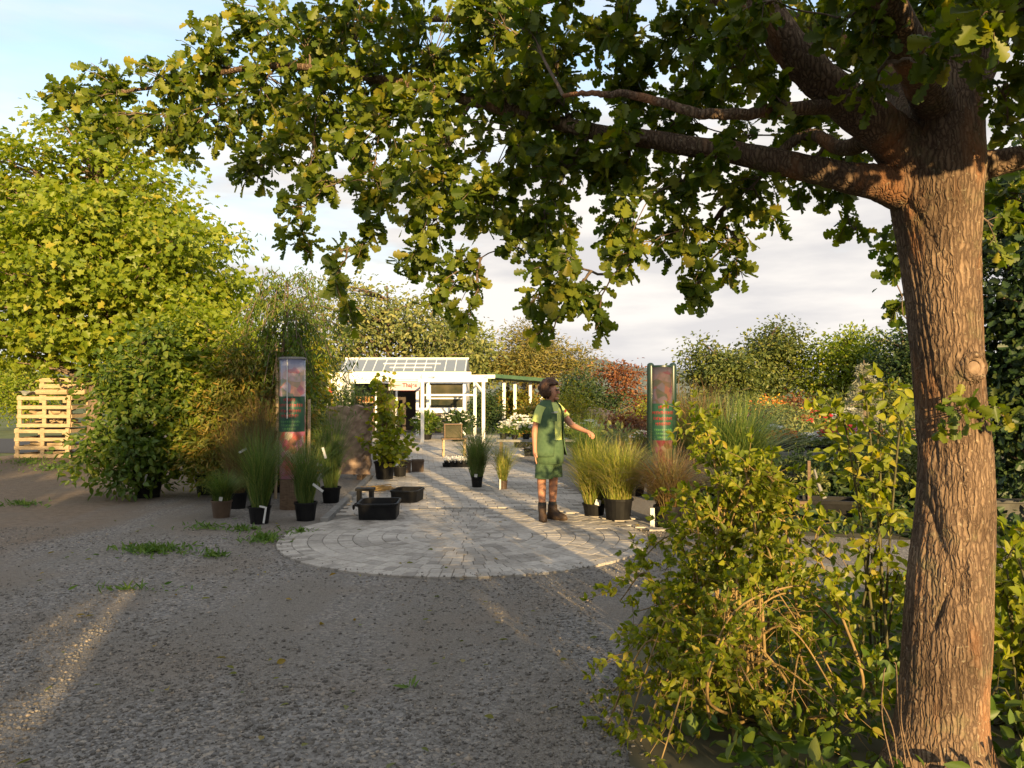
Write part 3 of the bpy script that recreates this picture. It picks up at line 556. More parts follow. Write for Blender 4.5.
# weeping tree with stake
def weeping():
    root = thing('weeping_tree', 'dark weeping standard tree tied to a pale stake behind the poster column', 'tree', (-3.45, 12.1, 0))
    tr = spline([(0, 0, 0), (0.05, 0, 1.0), (-0.03, 0, 2.0), (0.05, 0, 2.9), (0.05, 0, 3.3)], 14); b = MB(); b.tube(tr, np.linspace(0.035, 0.015, 14), 7, jit=0.1)
    pos = []; d = []
    for _ in range(95):
        a = rng.uniform(0, 2 * PI); R = rng.uniform(0.25, 1.05); h0 = rng.uniform(2.0, 3.35); o = np.array((0.05, 0, h0))
        if math.cos(a) > 0: R *= 1.1
        e = o + np.array((R * math.cos(a), R * 0.8 * math.sin(a), -rng.uniform(0.3, 1.1))); mid = o + np.array((R * 0.9 * math.cos(a), R * 0.7 * math.sin(a), rng.uniform(0.1, 0.5)))
        c = bez(o, mid, e, 12); b.tube(c[::3], 0.006, 4, cap=False)
        for q in c[2:]:
            for _ in range(6): pos.append(q + rng.normal(0, 0.05, 3)); d.append((rng.normal(0, 0.5), rng.normal(0, 0.5), -0.8))
    b.build('trunk', M_bark2, root, smooth=True); leaves('crown', np.array(pos), np.array(d), rng.uniform(0.06, 0.105, len(pos)), LANCE, M_shrub, root)
    MB().tube([(-0.1, -0.08, 0), (-0.08, -0.06, 1.2), (-0.09, -0.06, 2.3)], 0.024, 8).build('stake', M_wood, root)
weeping()

# ------------------------------------------------------------------ potted grasses
def grass_pot(label, loc, pr, ph, n, h, lean, width, m, seed, group, tags=(), base=0.09, plumes=False, mpot=None):
    global rng
    keep = rng; rng = np.random.default_rng(seed)
    t = thing('potted_grass', label, 'potted grass', loc, rng.uniform(-0.15, 0.15), group)
    p = pot_mb(pr, ph).build('pot', mpot or M_pot, t)
    MB().lathe([(pr * 0.93, ph * 0.9), (pr * 0.5, ph * 0.92)], k=16).build('soil', M_soil, p)
    blades('blades', n, h, 0.0, lean, width, m, t, base_r=base, z0=ph * 0.88)
    for (tx, ty, tz, w, hh, rr) in tags:
        MB().box((tx, ty, tz), (w, 0.003, hh), Matrix.Rotation(rr, 3, 'Y')).build('plant_tag', M_tag, t)
    rng = keep
    return t
GA = 'potted grasses left of the path'; GB = 'potted grasses right of the path'
def gl(px, py): p = G(px, py); return (p[0], p[1], 0.0)
grass_pot('short rounded green grass in a small dark pot, leftmost of the grasses', gl(222, 517), 0.13, 0.22, 900, 0.50, 0.35, 0.006, M_grass, 51, GA, [(0.02, -0.14, 0.25, 0.04, 0.05, 0.2)], 0.1, mpot=M_potb)
grass_pot('tall upright green grass in a black pot with white tag loop', gl(260, 523), 0.135, 0.21, 700, 1.15, 0.16, 0.006, M_grass, 52, GA, [(0.1, -0.14, 0.12, 0.022, 0.2, 0.15), (0.07, -0.14, 0.22, 0.07, 0.022, 0.2)])
grass_pot('slender green grass in a black pot right beside the poster column', gl(306, 520), 0.14, 0.23, 600, 0.95, 0.14, 0.006, M_grass, 53, GA, [(0.2, -0.1, 0.42, 0.16, 0.03, 0.6), (0.28, -0.1, 0.85, 0.03, 0.14, -0.3)])
grass_pot('tall dark grass behind the short rounded grass', gl(238, 508), 0.13, 0.22, 500, 1.25, 0.12, 0.006, M_grass3, 54, GA, [(0.12, -0.12, 0.8, 0.12, 0.03, -0.5)])
grass_pot('very tall thin olive grass between the shrubs and the stake', (-3.55, 11.4, 0), 0.14, 0.23, 500, 1.6, 0.12, 0.006, M_grass3, 55, GA)
grass_pot('tall fine green grass right of the poster column, before the stone slab', (-2.62, 11.6, 0), 0.14, 0.23, 500, 1.45, 0.12, 0.006, M_grass, 56, GA)
grass_pot('feathery dark green grass in a black square pot on the path', gl(477, 488), 0.10, 0.2, 800, 1.05, 0.22, 0.006, M_grass, 57, GB, [(-0.02, -0.11, 0.22, 0.05, 0.05, 0.1)], 0.1)
grass_pot('small yellowish grass in a pot with a white label, next to the feathery one', gl(503, 490), 0.075, 0.16, 350, 0.85, 0.2, 0.006, M_grass2, 58, GB, [(-0.04, -0.085, 0.1, 0.028, 0.17, 0.0)], 0.06, mpot=M_potb)
grass_pot('wide sunlit grass clump in a large black pot right of the person', gl(618, 520), 0.185, 0.28, 1500, 0.85, 0.3, 0.008, M_grass2, 59, GB, (), 0.15)
grass_pot('sunlit grass in a low black pot with white tag, beside the person', gl(594, 516), 0.15, 0.17, 1100, 0.95, 0.26, 0.008, M_grass2, 60, GB, [(0.04, -0.17, 0.2, 0.07, 0.07, 0.3)], 0.12)
grass_pot('bronze tinted arching grass in a pot below the second poster column', gl(668, 527), 0.17, 0.26, 1300, 0.95, 0.55, 0.007, M_grass3, 61, GB, [(-0.2, -0.1, 0.12, 0.05, 0.24, 0.0)], 0.13)
grass_pot('bluish green grass behind the wide sunlit clump', (1.25, 13.2, 0), 0.17, 0.26, 900, 1.15, 0.28, 0.008, M_grass, 62, GB, (), 0.14)
grass_pot('arching bronze grass behind the white labelled pot', (1.9, 12.4, 0), 0.17, 0.26, 900, 0.9, 0.5, 0.007, M_grass3, 63, GB, (), 0.14)
grass_pot('big green reed grass clump right of the second poster column', (3.25, 11.8, 0), 0.25, 0.3, 1500, 1.45, 0.3, 0.014, M_grass, 64, GB, (), 0.3)
grass_pot('tall reed grass with brown tips behind the green clump', (3.3, 14.2, 0), 0.25, 0.3, 900, 1.75, 0.22, 0.012, M_grass3, 65, GB, (), 0.35)

# ------------------------------------------------------------------ poster columns
def poster_mat(name, z_split, dim):
    def b(nt, p):
        L = nt.links.new; tc = N(nt, 'ShaderNodeTexCoord'); v = N(nt, 'ShaderNodeTexVoronoi', Scale=9.0); L(tc.outputs['Object'], v.inputs['Vector'])
        nz = N(nt, 'ShaderNodeTexNoise', Scale=14.0, Detail=5); L(tc.outputs['Object'], nz.inputs['Vector'])
        sp = N(nt, 'ShaderNodeSeparateXYZ'); L(v.outputs['Color'], sp.inputs[0])
        up = ramp(nt, [(0.0, (0.30, 0.05, 0.05)), (0.25, (0.42, 0.16, 0.06)), (0.5, (0.12, 0.13, 0.05)), (0.7, (0.35, 0.2, 0.2)), (1, (0.2, 0.18, 0.22))])
        lo = ramp(nt, [(0.0, (0.55, 0.07, 0.02)), (0.3, (0.6, 0.22, 0.34)), (0.5, (0.5, 0.05, 0.1)), (0.75, (0.2, 0.28, 0.07)), (1, (0.6, 0.42, 0.34))])
        a = N(nt, 'ShaderNodeMath', operation='MULTIPLY_ADD'); a.inputs[1].default_value = 0.35; L(nz.outputs['Fac'], a.inputs[0]); L(sp.outputs[0], a.inputs[2])
        s = N(nt, 'ShaderNodeMath', operation='SUBTRACT'); s.inputs[1].default_value = 0.17; L(a.outputs[0], s.inputs[0])
        L(s.outputs[0], up.inputs[0]); L(s.outputs[0], lo.inputs[0])
        so_ = N(nt, 'ShaderNodeSeparateXYZ'); L(tc.outputs['Object'], so_.inputs[0])
        gt = N(nt, 'ShaderNodeMath', operation='GREATER_THAN'); gt.inputs[1].default_value = z_split; L(so_.outputs['Z'], gt.inputs[0])
        mx = N(nt, 'ShaderNodeMixRGB'); L(gt.outputs[0], mx.inputs[0]); L(lo.outputs[0], mx.inputs[1]); L(up.outputs[0], mx.inputs[2])
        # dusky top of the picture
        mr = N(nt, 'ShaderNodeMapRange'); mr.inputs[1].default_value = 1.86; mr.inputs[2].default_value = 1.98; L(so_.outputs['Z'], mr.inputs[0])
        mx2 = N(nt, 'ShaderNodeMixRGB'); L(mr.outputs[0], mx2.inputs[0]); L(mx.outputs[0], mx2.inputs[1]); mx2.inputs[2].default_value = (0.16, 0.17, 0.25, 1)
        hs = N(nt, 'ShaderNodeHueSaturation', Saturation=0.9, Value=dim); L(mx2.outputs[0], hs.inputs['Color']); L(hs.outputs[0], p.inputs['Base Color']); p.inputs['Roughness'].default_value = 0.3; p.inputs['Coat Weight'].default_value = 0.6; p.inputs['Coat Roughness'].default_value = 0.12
    return new_mat(name, b)
M_poster = poster_mat('printed_sleeve', 1.3, 1.0)
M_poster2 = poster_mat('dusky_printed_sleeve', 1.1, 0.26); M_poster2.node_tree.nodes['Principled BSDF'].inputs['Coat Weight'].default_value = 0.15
M_panel = rough_mat('green_print', (0.018, 0.06, 0.04), (0.024, 0.075, 0.05), 6, 0.3, 0.0)
M_redtxt = rough_mat('red_print', (0.28, 0.025, 0.03), (0.32, 0.035, 0.04), 6, 0.4, 0.0)
M_grntxt = rough_mat('light_green_print', (0.08, 0.22, 0.07), (0.1, 0.25, 0.08), 6, 0.4, 0.0)
def arc(b, R, a0, a1, z0, z1, n=10, cx=0, cy=0):
    V = []
    for i in range(n + 1):
        a = a0 + (a1 - a0) * i / n; V += [(cx + R * math.sin(a), cy - R * math.cos(a), z0), (cx + R * math.sin(a), cy - R * math.cos(a), z1)]
    b.add(V, [(2 * i, 2 * i + 2, 2 * i + 3, 2 * i + 1) for i in range(n)])
def poster_column(label, x, D, R, top, z_panel, base_h, straw=True):
    t = thing('poster_column', label, 'poster column', (x, D, 0), 0.0, 'poster columns')
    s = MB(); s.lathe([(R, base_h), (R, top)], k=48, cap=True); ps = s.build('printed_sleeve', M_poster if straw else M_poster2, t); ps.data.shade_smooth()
    for p in ps.data.polygons:
        if len(p.vertices) > 4: p.use_smooth = False
    z0, z1 = z_panel
    pn = MB(); arc(pn, R + 0.002, -1.45, 1.45, z0, z1, 24); pan = pn.build('text_panel', M_panel, t); pan.data.shade_smooth()
    r_ = np.random.default_rng(5)
    def line(b, z, h, half):                       # a line of small printed strokes, too small to read in the photograph
        a = -half
        while a < half:
            w = r_.uniform(0.035, 0.075); k = r_.integers(2, 5)
            for _ in range(k):
                if a > half: break
                ww = r_.uniform(0.03, 0.06); lo = z + (h * 0.12 if r_.uniform() > 0.3 else 0); hi = z + h * r_.uniform(0.7, 1.0)
                arc(b, R + 0.004, a, a + ww * 0.32, lo, hi, 1); arc(b, R + 0.0042, a + ww * 0.32, a + ww * 0.85, hi - h * 0.3, hi - h * 0.05, 1); 
                if r_.uniform() > 0.4: arc(b, R + 0.0044, a + ww * 0.6, a + ww * 0.85, lo, hi - h * 0.32, 1)
                a += ww
            a += 0.05
    H = z1 - z0; b = MB()
    for (f, half) in ((0.86, 0.45), (0.70, 1.1), (0.54, 0.95), (0.40, 0.72)): line(b, z0 + f * H, H * 0.105, half)
    b.build('red_lettering', M_redtxt, pan)
    b = MB()
    for (f, half) in ((0.25, 0.85), (0.15, 0.7), (0.05, 0.55)): line(b, z0 + f * H, H * 0.07, half)
    b.build('green_lettering', M_grntxt, pan)
    c = MB(); c.lathe([(R + 0.008, top - 0.012), (R + 0.008, top + 0.012), (R - 0.02, top + 0.018)], k=40); c.build('top_rim', M_concrete if straw else M_greenpost, t)
    if straw:
        glint = MB(); arc(glint, R + 0.006, -0.16, -0.09, z1 - .3, top - .02, 2); glint.build('highlight_strip', M_tag, t)  # pale strip laid on the sleeve as a painted sun highlight
        q = MB()
        for i in range(46):
            a = i / 46 * 2 * PI; q.tube([((R - 0.02) * math.cos(a), (R - 0.02) * math.sin(a), 0), ((R - 0.02) * math.cos(a + 0.1), (R - 0.02) * math.sin(a + 0.1), base_h + 0.01)], 0.013, 5)
        q.build('straw_base', M_brownwood, t)
        MB().box((R + 0.03, 0.1, 0.75), (0.035, 0.035, 1.5)).build('stake', M_wood, t)
    else:
        MB().lathe([(R - 0.02, 0), (R - 0.02, base_h + 0.005)], k=32).build('base', M_brownwood, t)
        for s_ in (-1, 1):
            MB().lathe([(0.055, 0), (0.055, top - 0.0), (0.05, top + 0.03), (0.03, top + 0.05), (0.01, top + 0.055)], (s_ * (R - 0.0), -0.02, 0), 16).build('post', M_greenpost, t, smooth=True)
    return t
poster_column('poster column with flower print, green text panel and straw base, left of the path', (292.5 - 512) / F * 11, 11.0, 0.175, 2.06, (1.06, 1.54), 0.42)
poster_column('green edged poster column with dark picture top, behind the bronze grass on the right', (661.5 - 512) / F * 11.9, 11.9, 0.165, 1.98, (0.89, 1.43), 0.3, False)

# ------------------------------------------------------------------ stone slab, tubs, crates by the path
def slab():
    t = thing('stone_slab', 'upright rough brown stone slab leaning beside the path', 'stone slab', (-3.05, 14.7, 0), -0.06)
    b = MB(); nx, nz = 16, 22; V = []
    for s in (0, 1):
        for j in range(nz + 1):
            for i in range(nx + 1):
                x = -0.43 + 0.86 * i / nx; z = 1.24 * j / nz
                if i in (0, nx): x += rng.normal(0, 0.012)
                if j == nz: z += rng.normal(0, 0.012) - 0.02 * math.sin(i)
                V.append((x, (0.0 if s == 0 else 0.14) + rng.normal(0, 0.006) + 0.16 * z, 0.09 + z))
    k = (nx + 1) * (nz + 1); Fc = []
    idx = lambda s, i, j: s * k + j * (nx + 1) + i
    for j in range(nz):
        for i in range(nx):
            Fc.append((idx(0, i, j), idx(0, i + 1, j), idx(0, i + 1, j + 1), idx(0, i, j + 1))); Fc.append((idx(1, i, j), idx(1, i, j + 1), idx(1, i + 1, j + 1), idx(1, i + 1, j)))
    for i in range(nx): Fc += [(idx(0, i, nz), idx(0, i + 1, nz), idx(1, i + 1, nz), idx(1, i, nz)), (idx(0, i, 0), idx(1, i, 0), idx(1, i + 1, 0), idx(0, i + 1, 0))]
    for j in range(nz): Fc += [(idx(0, 0, j), idx(0, 0, j + 1), idx(1, 0, j + 1), idx(1, 0, j)), (idx(0, nx, j), idx(1, nx, j), idx(1, nx, j + 1), idx(0, nx, j + 1))]
    b.add(V, Fc); b.build('slab', M_stone, t)
    for x in (-0.28, 0.28): MB().box((x, 0.1, 0.045), (0.1, 0.42, 0.09)).build('timber_bearer', M_brownwood, t)
    MB().tube([(0, 0.62, 0.02), (0, 0.3, 0.8)], 0.03, 6).build('prop', M_brownwood, t)
slab()
def rrect(w, d, r, k=5):
    out = []
    for cx, cy, a in ((w / 2 - r, d / 2 - r, 0), (-w / 2 + r, d / 2 - r, PI / 2), (-w / 2 + r, -d / 2 + r, PI), (w / 2 - r, -d / 2 + r, 1.5 * PI)):
        for i in range(k + 1): out.append((cx + r * math.cos(a + i / k * PI / 2), cy + r * math.sin(a + i / k * PI / 2)))
    return out
def loft(b, rings):
    k = len(rings[0]); V = [p for r in rings for p in r]; Fc = []
    for i in range(len(rings) - 1):
        for j in range(k): q = (j + 1) % k; Fc.append((i * k + j, i * k + q, (i + 1) * k + q, (i + 1) * k + j))
    Fc += [tuple(range(k - 1, -1, -1)), tuple((len(rings) - 1) * k + j for j in range(k))]
    b.add(V, Fc); return b
def rings(spec): return [[(x, y, z) for x, y in rrect(w, d, r)] for w, d, r, z in spec]
def tub(label, loc, w, d, h, rz, handle):
    t = thing('pond_tub', label, 'tub', loc, rz)
    loft(MB(), rings([(w * .92, d * .92, .08, 0), (w * .97, d * .97, .09, h * .85), (w * 1.03, d * 1.03, .1, h * .87), (w * 1.03, d * 1.03, .1, h), (w * .93, d * .93, .09, h), (w * .86, d * .86, .08, h * .35)])).build('shell', M_pot, t)
    MB().lathe([(0.4 * w, h * .36), (0.4 * w, h * .46), (0.34 * w, h * .48)], k=24, sy=d / w).build('basin', M_concrete, t)
    if handle:
        MB().tube(spline([(-w * .5, -0.1, h * .75), (-w * .62, -0.1, h * .78), (-w * .64, -0.02, h * .5), (-w * .62, 0.06, h * .78), (-w * .5, 0.06, h * .75)], 16), 0.012, 6).build('handle', M_pot, t)
    return t
tub('wide black plastic tub with a handle, nearest on the paving', (-1.68, 10.15, 0.022), 0.5, 0.62, 0.2, 0.05, True)
tub('second lower black tub set back to the right of the handled one', (-1.52, 11.65, 0.022), 0.4, 0.55, 0.17, -0.15, False)
t = thing('stool_frame', 'small black two-legged stand behind the black tubs', 'stand', (-2.05, 11.2, 0.022))
MB().box((0, 0, 0.22), (0.26, 0.16, 0.035)).build('seat', M_pot, t)
for s in (-1, 1): MB().box((s * 0.085, 0, 0.1), (0.05, 0.14, 0.205)).build('leg', M_pot, t)
t = MB()
for i in range(34):
    a = rng.uniform(-0.5, 0.5); c = np.array((rng.normal(0, 0.12), rng.normal(0, 0.08), 0.02 + rng.uniform(0, 0.05))); v = np.array((math.cos(a), math.sin(a), rng.normal(0, .1))) * rng.uniform(.1, .22)
    t.tube([c - v, c + v * .2 + rng.normal(0, .01, 3), c + v], 0.006, 4)
tag(t.build('twig_heap', M_cane, loc=(-2.1, 12.7, 0.022)), 'small heap of brown twigs lying behind the black stand', 'twigs')
for i, (px, py, lab) in enumerate([(404, 474, 'brown plant crate beside the lavender pot, nearer of two'), (417, 473, 'brown plant crate, second from the lavender pot')]):
    p = G(px, py); t = thing('plant_crate', lab, 'crate', (p[0], p[1] + 0.13, 0.022), 0.12, 'brown crates by the path')
    loft(MB(), rings([(.23, .23, .02, 0), (.25, .25, .02, .2), (.265, .265, .02, .2), (.265, .265, .02, .23), (.24, .24, .02, .23), (.22, .22, .02, .12)])).build('box', M_potb, t)
    MB().box((0, 0, 0.14), (.2, .2, .02)).build('soil', M_soil, t)
# sapling and lavender by the slab
def sapling():
    p = G(383, 481); t = thing('potted_sapling', 'young round-leaved potted tree right of the stone slab', 'sapling', (p[0], p[1] + 0.2, 0.0))
    po = pot_mb(0.19, 0.34).build('pot', M_pot, t); MB().lathe([(.17, .3), (.1, .31)], k=14).build('soil', M_soil, po)
    b = MB(); pos = []; d = []
    for k in range(26):
        a = rng.uniform(0, 2 * PI); hgt = rng.uniform(0.5, 1.95); R = 0.52 * (1.12 - hgt / 2.0) + 0.06; e = np.array((R * math.cos(a), R * math.sin(a), hgt)); c = bez(np.array((0, 0, 0.3)), np.array((R * .3 * math.cos(a), R * .3 * math.sin(a), hgt * .7)), e, 9); b.tube(c[::2], [.012, .01, .008, .006, .004], 5, cap=False)
        for q in c[3:]:
            for _ in range(5): pos.append(q + rng.normal(0, 0.05, 3)); d.append(rng.normal(0, 1, 3) + np.array((math.cos(a), math.sin(a), -0.4)))
    b.build('stem', M_cane, t); leaves('foliage', np.array(pos), np.array(d), rng.uniform(.07, .12, len(pos)), ROUND, M_rose, t)
sapling()
def perennial(name, label, cat, loc, h, w, ml, mf, seed, nl=160, nf=40, pr=0.1, ph=0.14, ls=0.06, fs=0.035, T=OVATE, group=None, spike=False):
    global rng
    keep = rng; rng = np.random.default_rng(seed)
    t = thing(name, label, cat, loc, 0, group)
    p = pot_mb(pr, ph).build('pot', M_pot, t); MB().lathe([(pr * .93, ph * .9), (pr * .5, ph * .92)], k=12).build('soil', M_soil, p)
    u = unit(rng.normal(size=(nl, 3))); r = rng.uniform(0.2, 1, nl)[:, None]; pos = u * r * np.array((w, w, h * .5)) + np.array((0, 0, ph + h * .5)); pos[:, 2] = np.maximum(pos[:, 2], ph * .8)
    leaves('foliage', pos, u + rng.normal(0, .5, (nl, 3)) + np.array((0, 0, .3)), ls * rng.uniform(.6, 1.3, nl), T, ml, t)
    if mf is not None:
        u = unit(rng.normal(size=(nf, 3))); u[:, 2] = np.abs(u[:, 2]); q = u * np.array((w * .95, w * .95, h * .55)) + np.array((0, 0, ph + h * .5)); 
        pp = np.repeat(q, 5, 0); n = len(pp); aa = np.tile(np.arange(5) * 2 * PI / 5, nf); dd = np.stack([np.cos(aa), np.sin(aa) - .2, .35 + 0 * aa], 1)
        if spike: pp = pp + np.repeat(rng.uniform(0, 1, (nf, 1)), 5, 0) * np.array((0, 0, .02)) + np.tile(np.arange(5) * .035, nf)[:, None] * np.array((0, 0, 1.0))
        leaves('blossoms', pp, dd, fs * rng.uniform(.7, 1.2, n), OVATE, mf, t)
    rng = keep
    return t
perennial('potted_lavender', 'lavender in a dark square pot between the sapling and brown crates', 'lavender', (G(399, 478)[0], G(399, 478)[1] + .15, 0.0), .34, .17, M_grey, M_lav, 71, 260, 60, .13, .2, .06, .02, LANCE, spike=True)
perennial('potted_hydrangea', 'large white flowering shrub at the foot of the white pergola post', 'hydrangea', (-1.75, 25.7, 0), .8, .6, M_dark, M_white_fl, 72, 900, 34, .2, .2, .13, .07)
perennial('potted_hydrangea', 'white flowering shrub left of the pergola post before the shop door', 'hydrangea', (-2.85, 26.6, 0), .75, .5, M_shrub, M_white_fl, 73, 700, 26, .2, .2, .13, .07)
# tray of white flowers
t = thing('flower_tray', 'low tray of white flowers in black pots on the path', 'flower tray', (-1.15, 17.0, 0.022), 0.1)
loft(MB(), rings([(.62, .4, .03, 0), (.66, .44, .03, .06), (.63, .41, .03, .06), (.6, .38, .03, .015)])).build('tray', M_pot, t)
for i in range(5):
    for j in range(3):
        c = np.array((-.24 + i * .12, -.12 + j * .12, .012)); o = MB().lathe([(.04, 0), (.052, .1), (.056, .1), (.056, .11)], c, 10).build('pot', M_pot, t)
        k = 30; pos = c + rng.normal(0, .032, (k, 3)) * np.array((1, 1, .5)) + np.array((0, 0, .15)); leaves('blossoms', pos, rng.normal(size=(k, 3)) + np.array((0, -.2, .6)), .045, OVATE, M_white_fl, o)
# table with a glass crate
t = thing('garden_table', 'small weathered wooden table on the path before the shop', 'table', (-1.42, 19.6, 0.022), 0.15)
MB().box((0, 0, .44), (.62, .4, .03)).build('tabletop', M_brownwood, t)
for sx in (-1, 1):
    for sy in (-1, 1): MB().box((sx * .26, sy * .16, .212), (.045, .045, .425)).build('leg', M_wood, t)
for sx in (-1, 1): MB().box((sx * .26, 0, .16), (.03, .28, .03)).build('stretcher', M_wood, t)
t = thing('display_crate', 'glass fronted wooden crate standing on the small wooden table', 'crate', (-1.45, 19.6, .479), 0.15)
for sx in (-1, 1): MB().box((sx * .205, 0, .16), (.025, .3, .32)).build('side', M_brownwood, t)
MB().box((0, .14, .16), (.385, .02, .32)).build('back', M_darkinside, t); MB().box((0, 0, .335), (.45, .32, .025)).build('lid', M_brownwood, t); MB().box((0, -.13, .16), (.385, .008, .3)).build('pane', M_window, t)

# ------------------------------------------------------------------ shop building and pergola
def shop():
    t = thing('garden_shop', 'low white glasshouse shop with sloping glass roof at the end of the path', 'shop', (-4.08, 30, 0))
    def part(n, c, s, m, par=t, rot=None): return MB().box(c, s, rot).build(n, m, par)
    part('end_wall', (-2.35, -0.5, 1.16), (0.62, 0.9, 2.32), M_whitepaint)
    bn = part('red_banner', (-2.5, -0.972, 1.3), (0.13, 0.03, 1.0), rough_mat('red_cloth', (0.35, 0.04, 0.03), (0.5, 0.08, 0.05), 4, .7, .1))
    part('back_wall', (0.0, 2.6, 1.1), (4.6, 0.1, 2.2), M_darkinside); part('floor_slab', (0, 1.2, 0.03), (4.6, 2.9, 0.06), M_concrete)
    part('side_wall', (2.3, 1.2, 1.1), (0.1, 2.7, 2.2), M_whitepaint)
    part('fascia', (0.28, -0.06, 2.22), (4.55, 0.12, 0.27), M_whitepaint); part('header', (0.28, -0.03, 2.0), (4.5, 0.06, 0.16), M_whitepaint)
    # roof: glass plane with bars
    rs = math.atan2(0.5, 1.1); R = Matrix.Rotation(rs, 3, 'X'); rf = part('roof', (0, 0.55, 2.62), (4.75, 1.22, 0.03), M_glass, rot=R)
    b = MB()
    for i in range(13): b.box((-2.3 + i * 0.385, 0.55, 2.635), (0.03, 1.22, 0.03), R)
    for k in (0.1, -0.25): b.box((0.25, 0.55 + k, 2.645 + k * 0.4545), (2.2 if k > 0 else 1.6, 0.035, 0.035), R)
    b.build('glazing_bars', M_whitepaint, rf)
    part('ridge', (0, 1.12, 2.9), (4.8, 0.08, 0.07), M_whitepaint, rf); 
    rf2 = part('rear_roof', (0, 1.9, 2.62), (4.75, 1.7, 0.03), M_glass, rot=Matrix.Rotation(-0.36, 3, 'X'))
    # front: posts, panes, shelves
    for x in (-2.0, -1.02, -0.25, 0.55, 1.0, 2.25): part('front_post', (x, 0.03, 0.96), (0.07, 0.07, 1.84), M_whitepaint)
    for (x0, x1, nm) in [(-0.98, -0.29, 'door')]:
        d = part(nm, ((x0 + x1) / 2, 0.03, 0.85), (x1 - x0 - .04, 0.03, 1.7), M_window); MB().box((x1 - .1, -0.005, .85), (.025, .03, .14)).build('handle', M_concrete, d)
    part('counter', (-1.5, 0.3, 0.5), (0.85, 0.4, 0.95), M_brownwood)
    sh = part('goods_shelf', (-1.5, 0.7, 1.2), (0.9, 0.3, 0.04), M_wood)
    b = MB()
    for i in range(7): b.lathe([(.045, 0), (.055, .12), (.03, .2)], (-1.85 + i * .115, 0.65, 1.222), 10)
    b.build('goods', leaf_mat('goods', [(0, (.4, .15, .05)), (.5, (.5, .3, .1)), (1, (.3, .1, .1))], 0.0), sh)
    w = part('window', (1.62, 0.03, 1.47), (1.18, 0.03, 0.88), M_window); MB().box((1.62, -0.01, 1.36), (1.18, .05, .05)).build('window_bar', M_whitepaint, w)
    w = part('window', (0.77, 0.03, 1.47), (0.36, 0.03, 0.88), M_window)
    part('sill_panel', (1.4, -0.02, 0.92), (1.72, 0.08, 0.2), M_whitepaint); part('plinth', (1.4, 0.03, 0.41), (1.62, 0.06, 0.78), M_darkinside)
shop()
def pergola():
    t = thing('pergola', 'white timber pergola frame standing before the shop', 'pergola', (0, 0, 0)); y0 = 25.0
    X = lambda px, D=y0: (px - 512) / F * D
    Z = lambda py, D=y0: EYE + (HZ - py) / F * D
    for px, D in ((422.5, 25.0), (475, 27.0), (483.5, 25.0), (428, 28.8), (417.5, 28.8)): MB().box((X(px, D), D, Z(382, D) / 2), (0.1, 0.1, Z(382, D))).build('post', M_whitepaint, t)
    MB().box(((X(420) + X(486)) / 2, y0, Z(382) + .055), (X(486) - X(420) + .1, .1, .11)).build('beam', M_whitepaint, t)
    MB().box(((X(372) + X(484)) / 2, 28.8, Z(378, 28.8) + .05), (X(484, 28.8) - X(372, 28.8), .09, .13)).build('beam', M_whitepaint, t)
    for px in (422.5, 483.5):
        a = np.array((X(px), y0 + 0.06, Z(382) + .05)); c = np.array((X(px), 28.75, Z(378, 28.8) + .05)); MB().tube([a, c], .05, 4).build('rafter', M_whitepaint, t)
    MB().tube([(X(483), y0, Z(392)), (X(475), y0, Z(382))], .04, 4).build('brace', M_whitepaint, t)
    MB().box((X(448), 25.6, Z(395, 25.6)), (1.75, .04, .06)).build('rail', M_whitepaint, t)
    MB().lathe([(.09, 0), (.075, .08), (.01, .16)], (X(422.5), y0, Z(382) + .112), 4).build('post_cap', M_whitepaint, t)
pergola()
# hanging sign
def text_mesh(s, size, name, m, parent, loc):
    cu = bpy.data.curves.new(name, 'FONT'); cu.body = s; cu.size = size; cu.align_x = 'LEFT'; cu.extrude = 0.003; cu.offset = 0.006; tmp = bpy.data.objects.new(name, cu); COL.objects.link(tmp)
    bpy.context.view_layer.update(); me = bpy.data.meshes.new_from_object(tmp.evaluated_get(bpy.context.evaluated_depsgraph_get())); bpy.data.objects.remove(tmp)
    o = link(name, me, m, parent); o.rotation_euler = (PI / 2, 0, 0); o.location = loc; return o
t = thing('shop_sign', 'white shop sign with orange emblem and red lettering under the pergola beam', 'sign', (-3.85, 28.62, 1.66))
MB().box((0.0, 0, .16), (1.12, .03, .32)).build('board', rough_mat('sign_board', (.42, .37, .40), (.48, .43, .45), 3, .5, 0), t)
M_sred = rough_mat('sign_red', (.4, .03, .04), (.5, .05, .05), 3, .5, 0); M_sor = rough_mat('sign_orange', (.6, .25, .03), (.65, .3, .04), 3, .5, 0)
text_mesh('Thajes', .2, 'lettering', M_sred, t, (-.07, -.019, .12)); 
b = MB()
for i in range(24): b.box((-.12 + i * .027, -.018, .055), (.018, .004, .03 + .012 * (i % 3)))
b.build('small_lettering', M_sred, t)
MB().lathe([(.12, -.004), (.12, .004)], (0, 0, 0), 18, 1.5, .8).build('emblem', M_sor, t).location = (-.28, -.02, .19)
t.children[-1].rotation_euler = (PI / 2, 0, 0)
b = MB(); b.lathe([(.03, -.003), (.03, .003)], (0, .09, 0), 10); b.box((0, .03, 0), (.03, .08, .006)); b.box((.025, -.03, 0), (.015, .07, .006), Matrix.Rotation(.4, 3, 'Z')); b.box((-.025, -.03, 0), (.015, .07, .006), Matrix.Rotation(-.4, 3, 'Z'))
o = b.build('figure_emblem', M_brownwood, t); o.location = (-.49, -.02, .17); o.rotation_euler = (PI / 2, 0, 0)
for x in (-.45, .45): MB().box((x, 0, .365), (.015, .015, .09)).build('hanger', M_concrete, t)
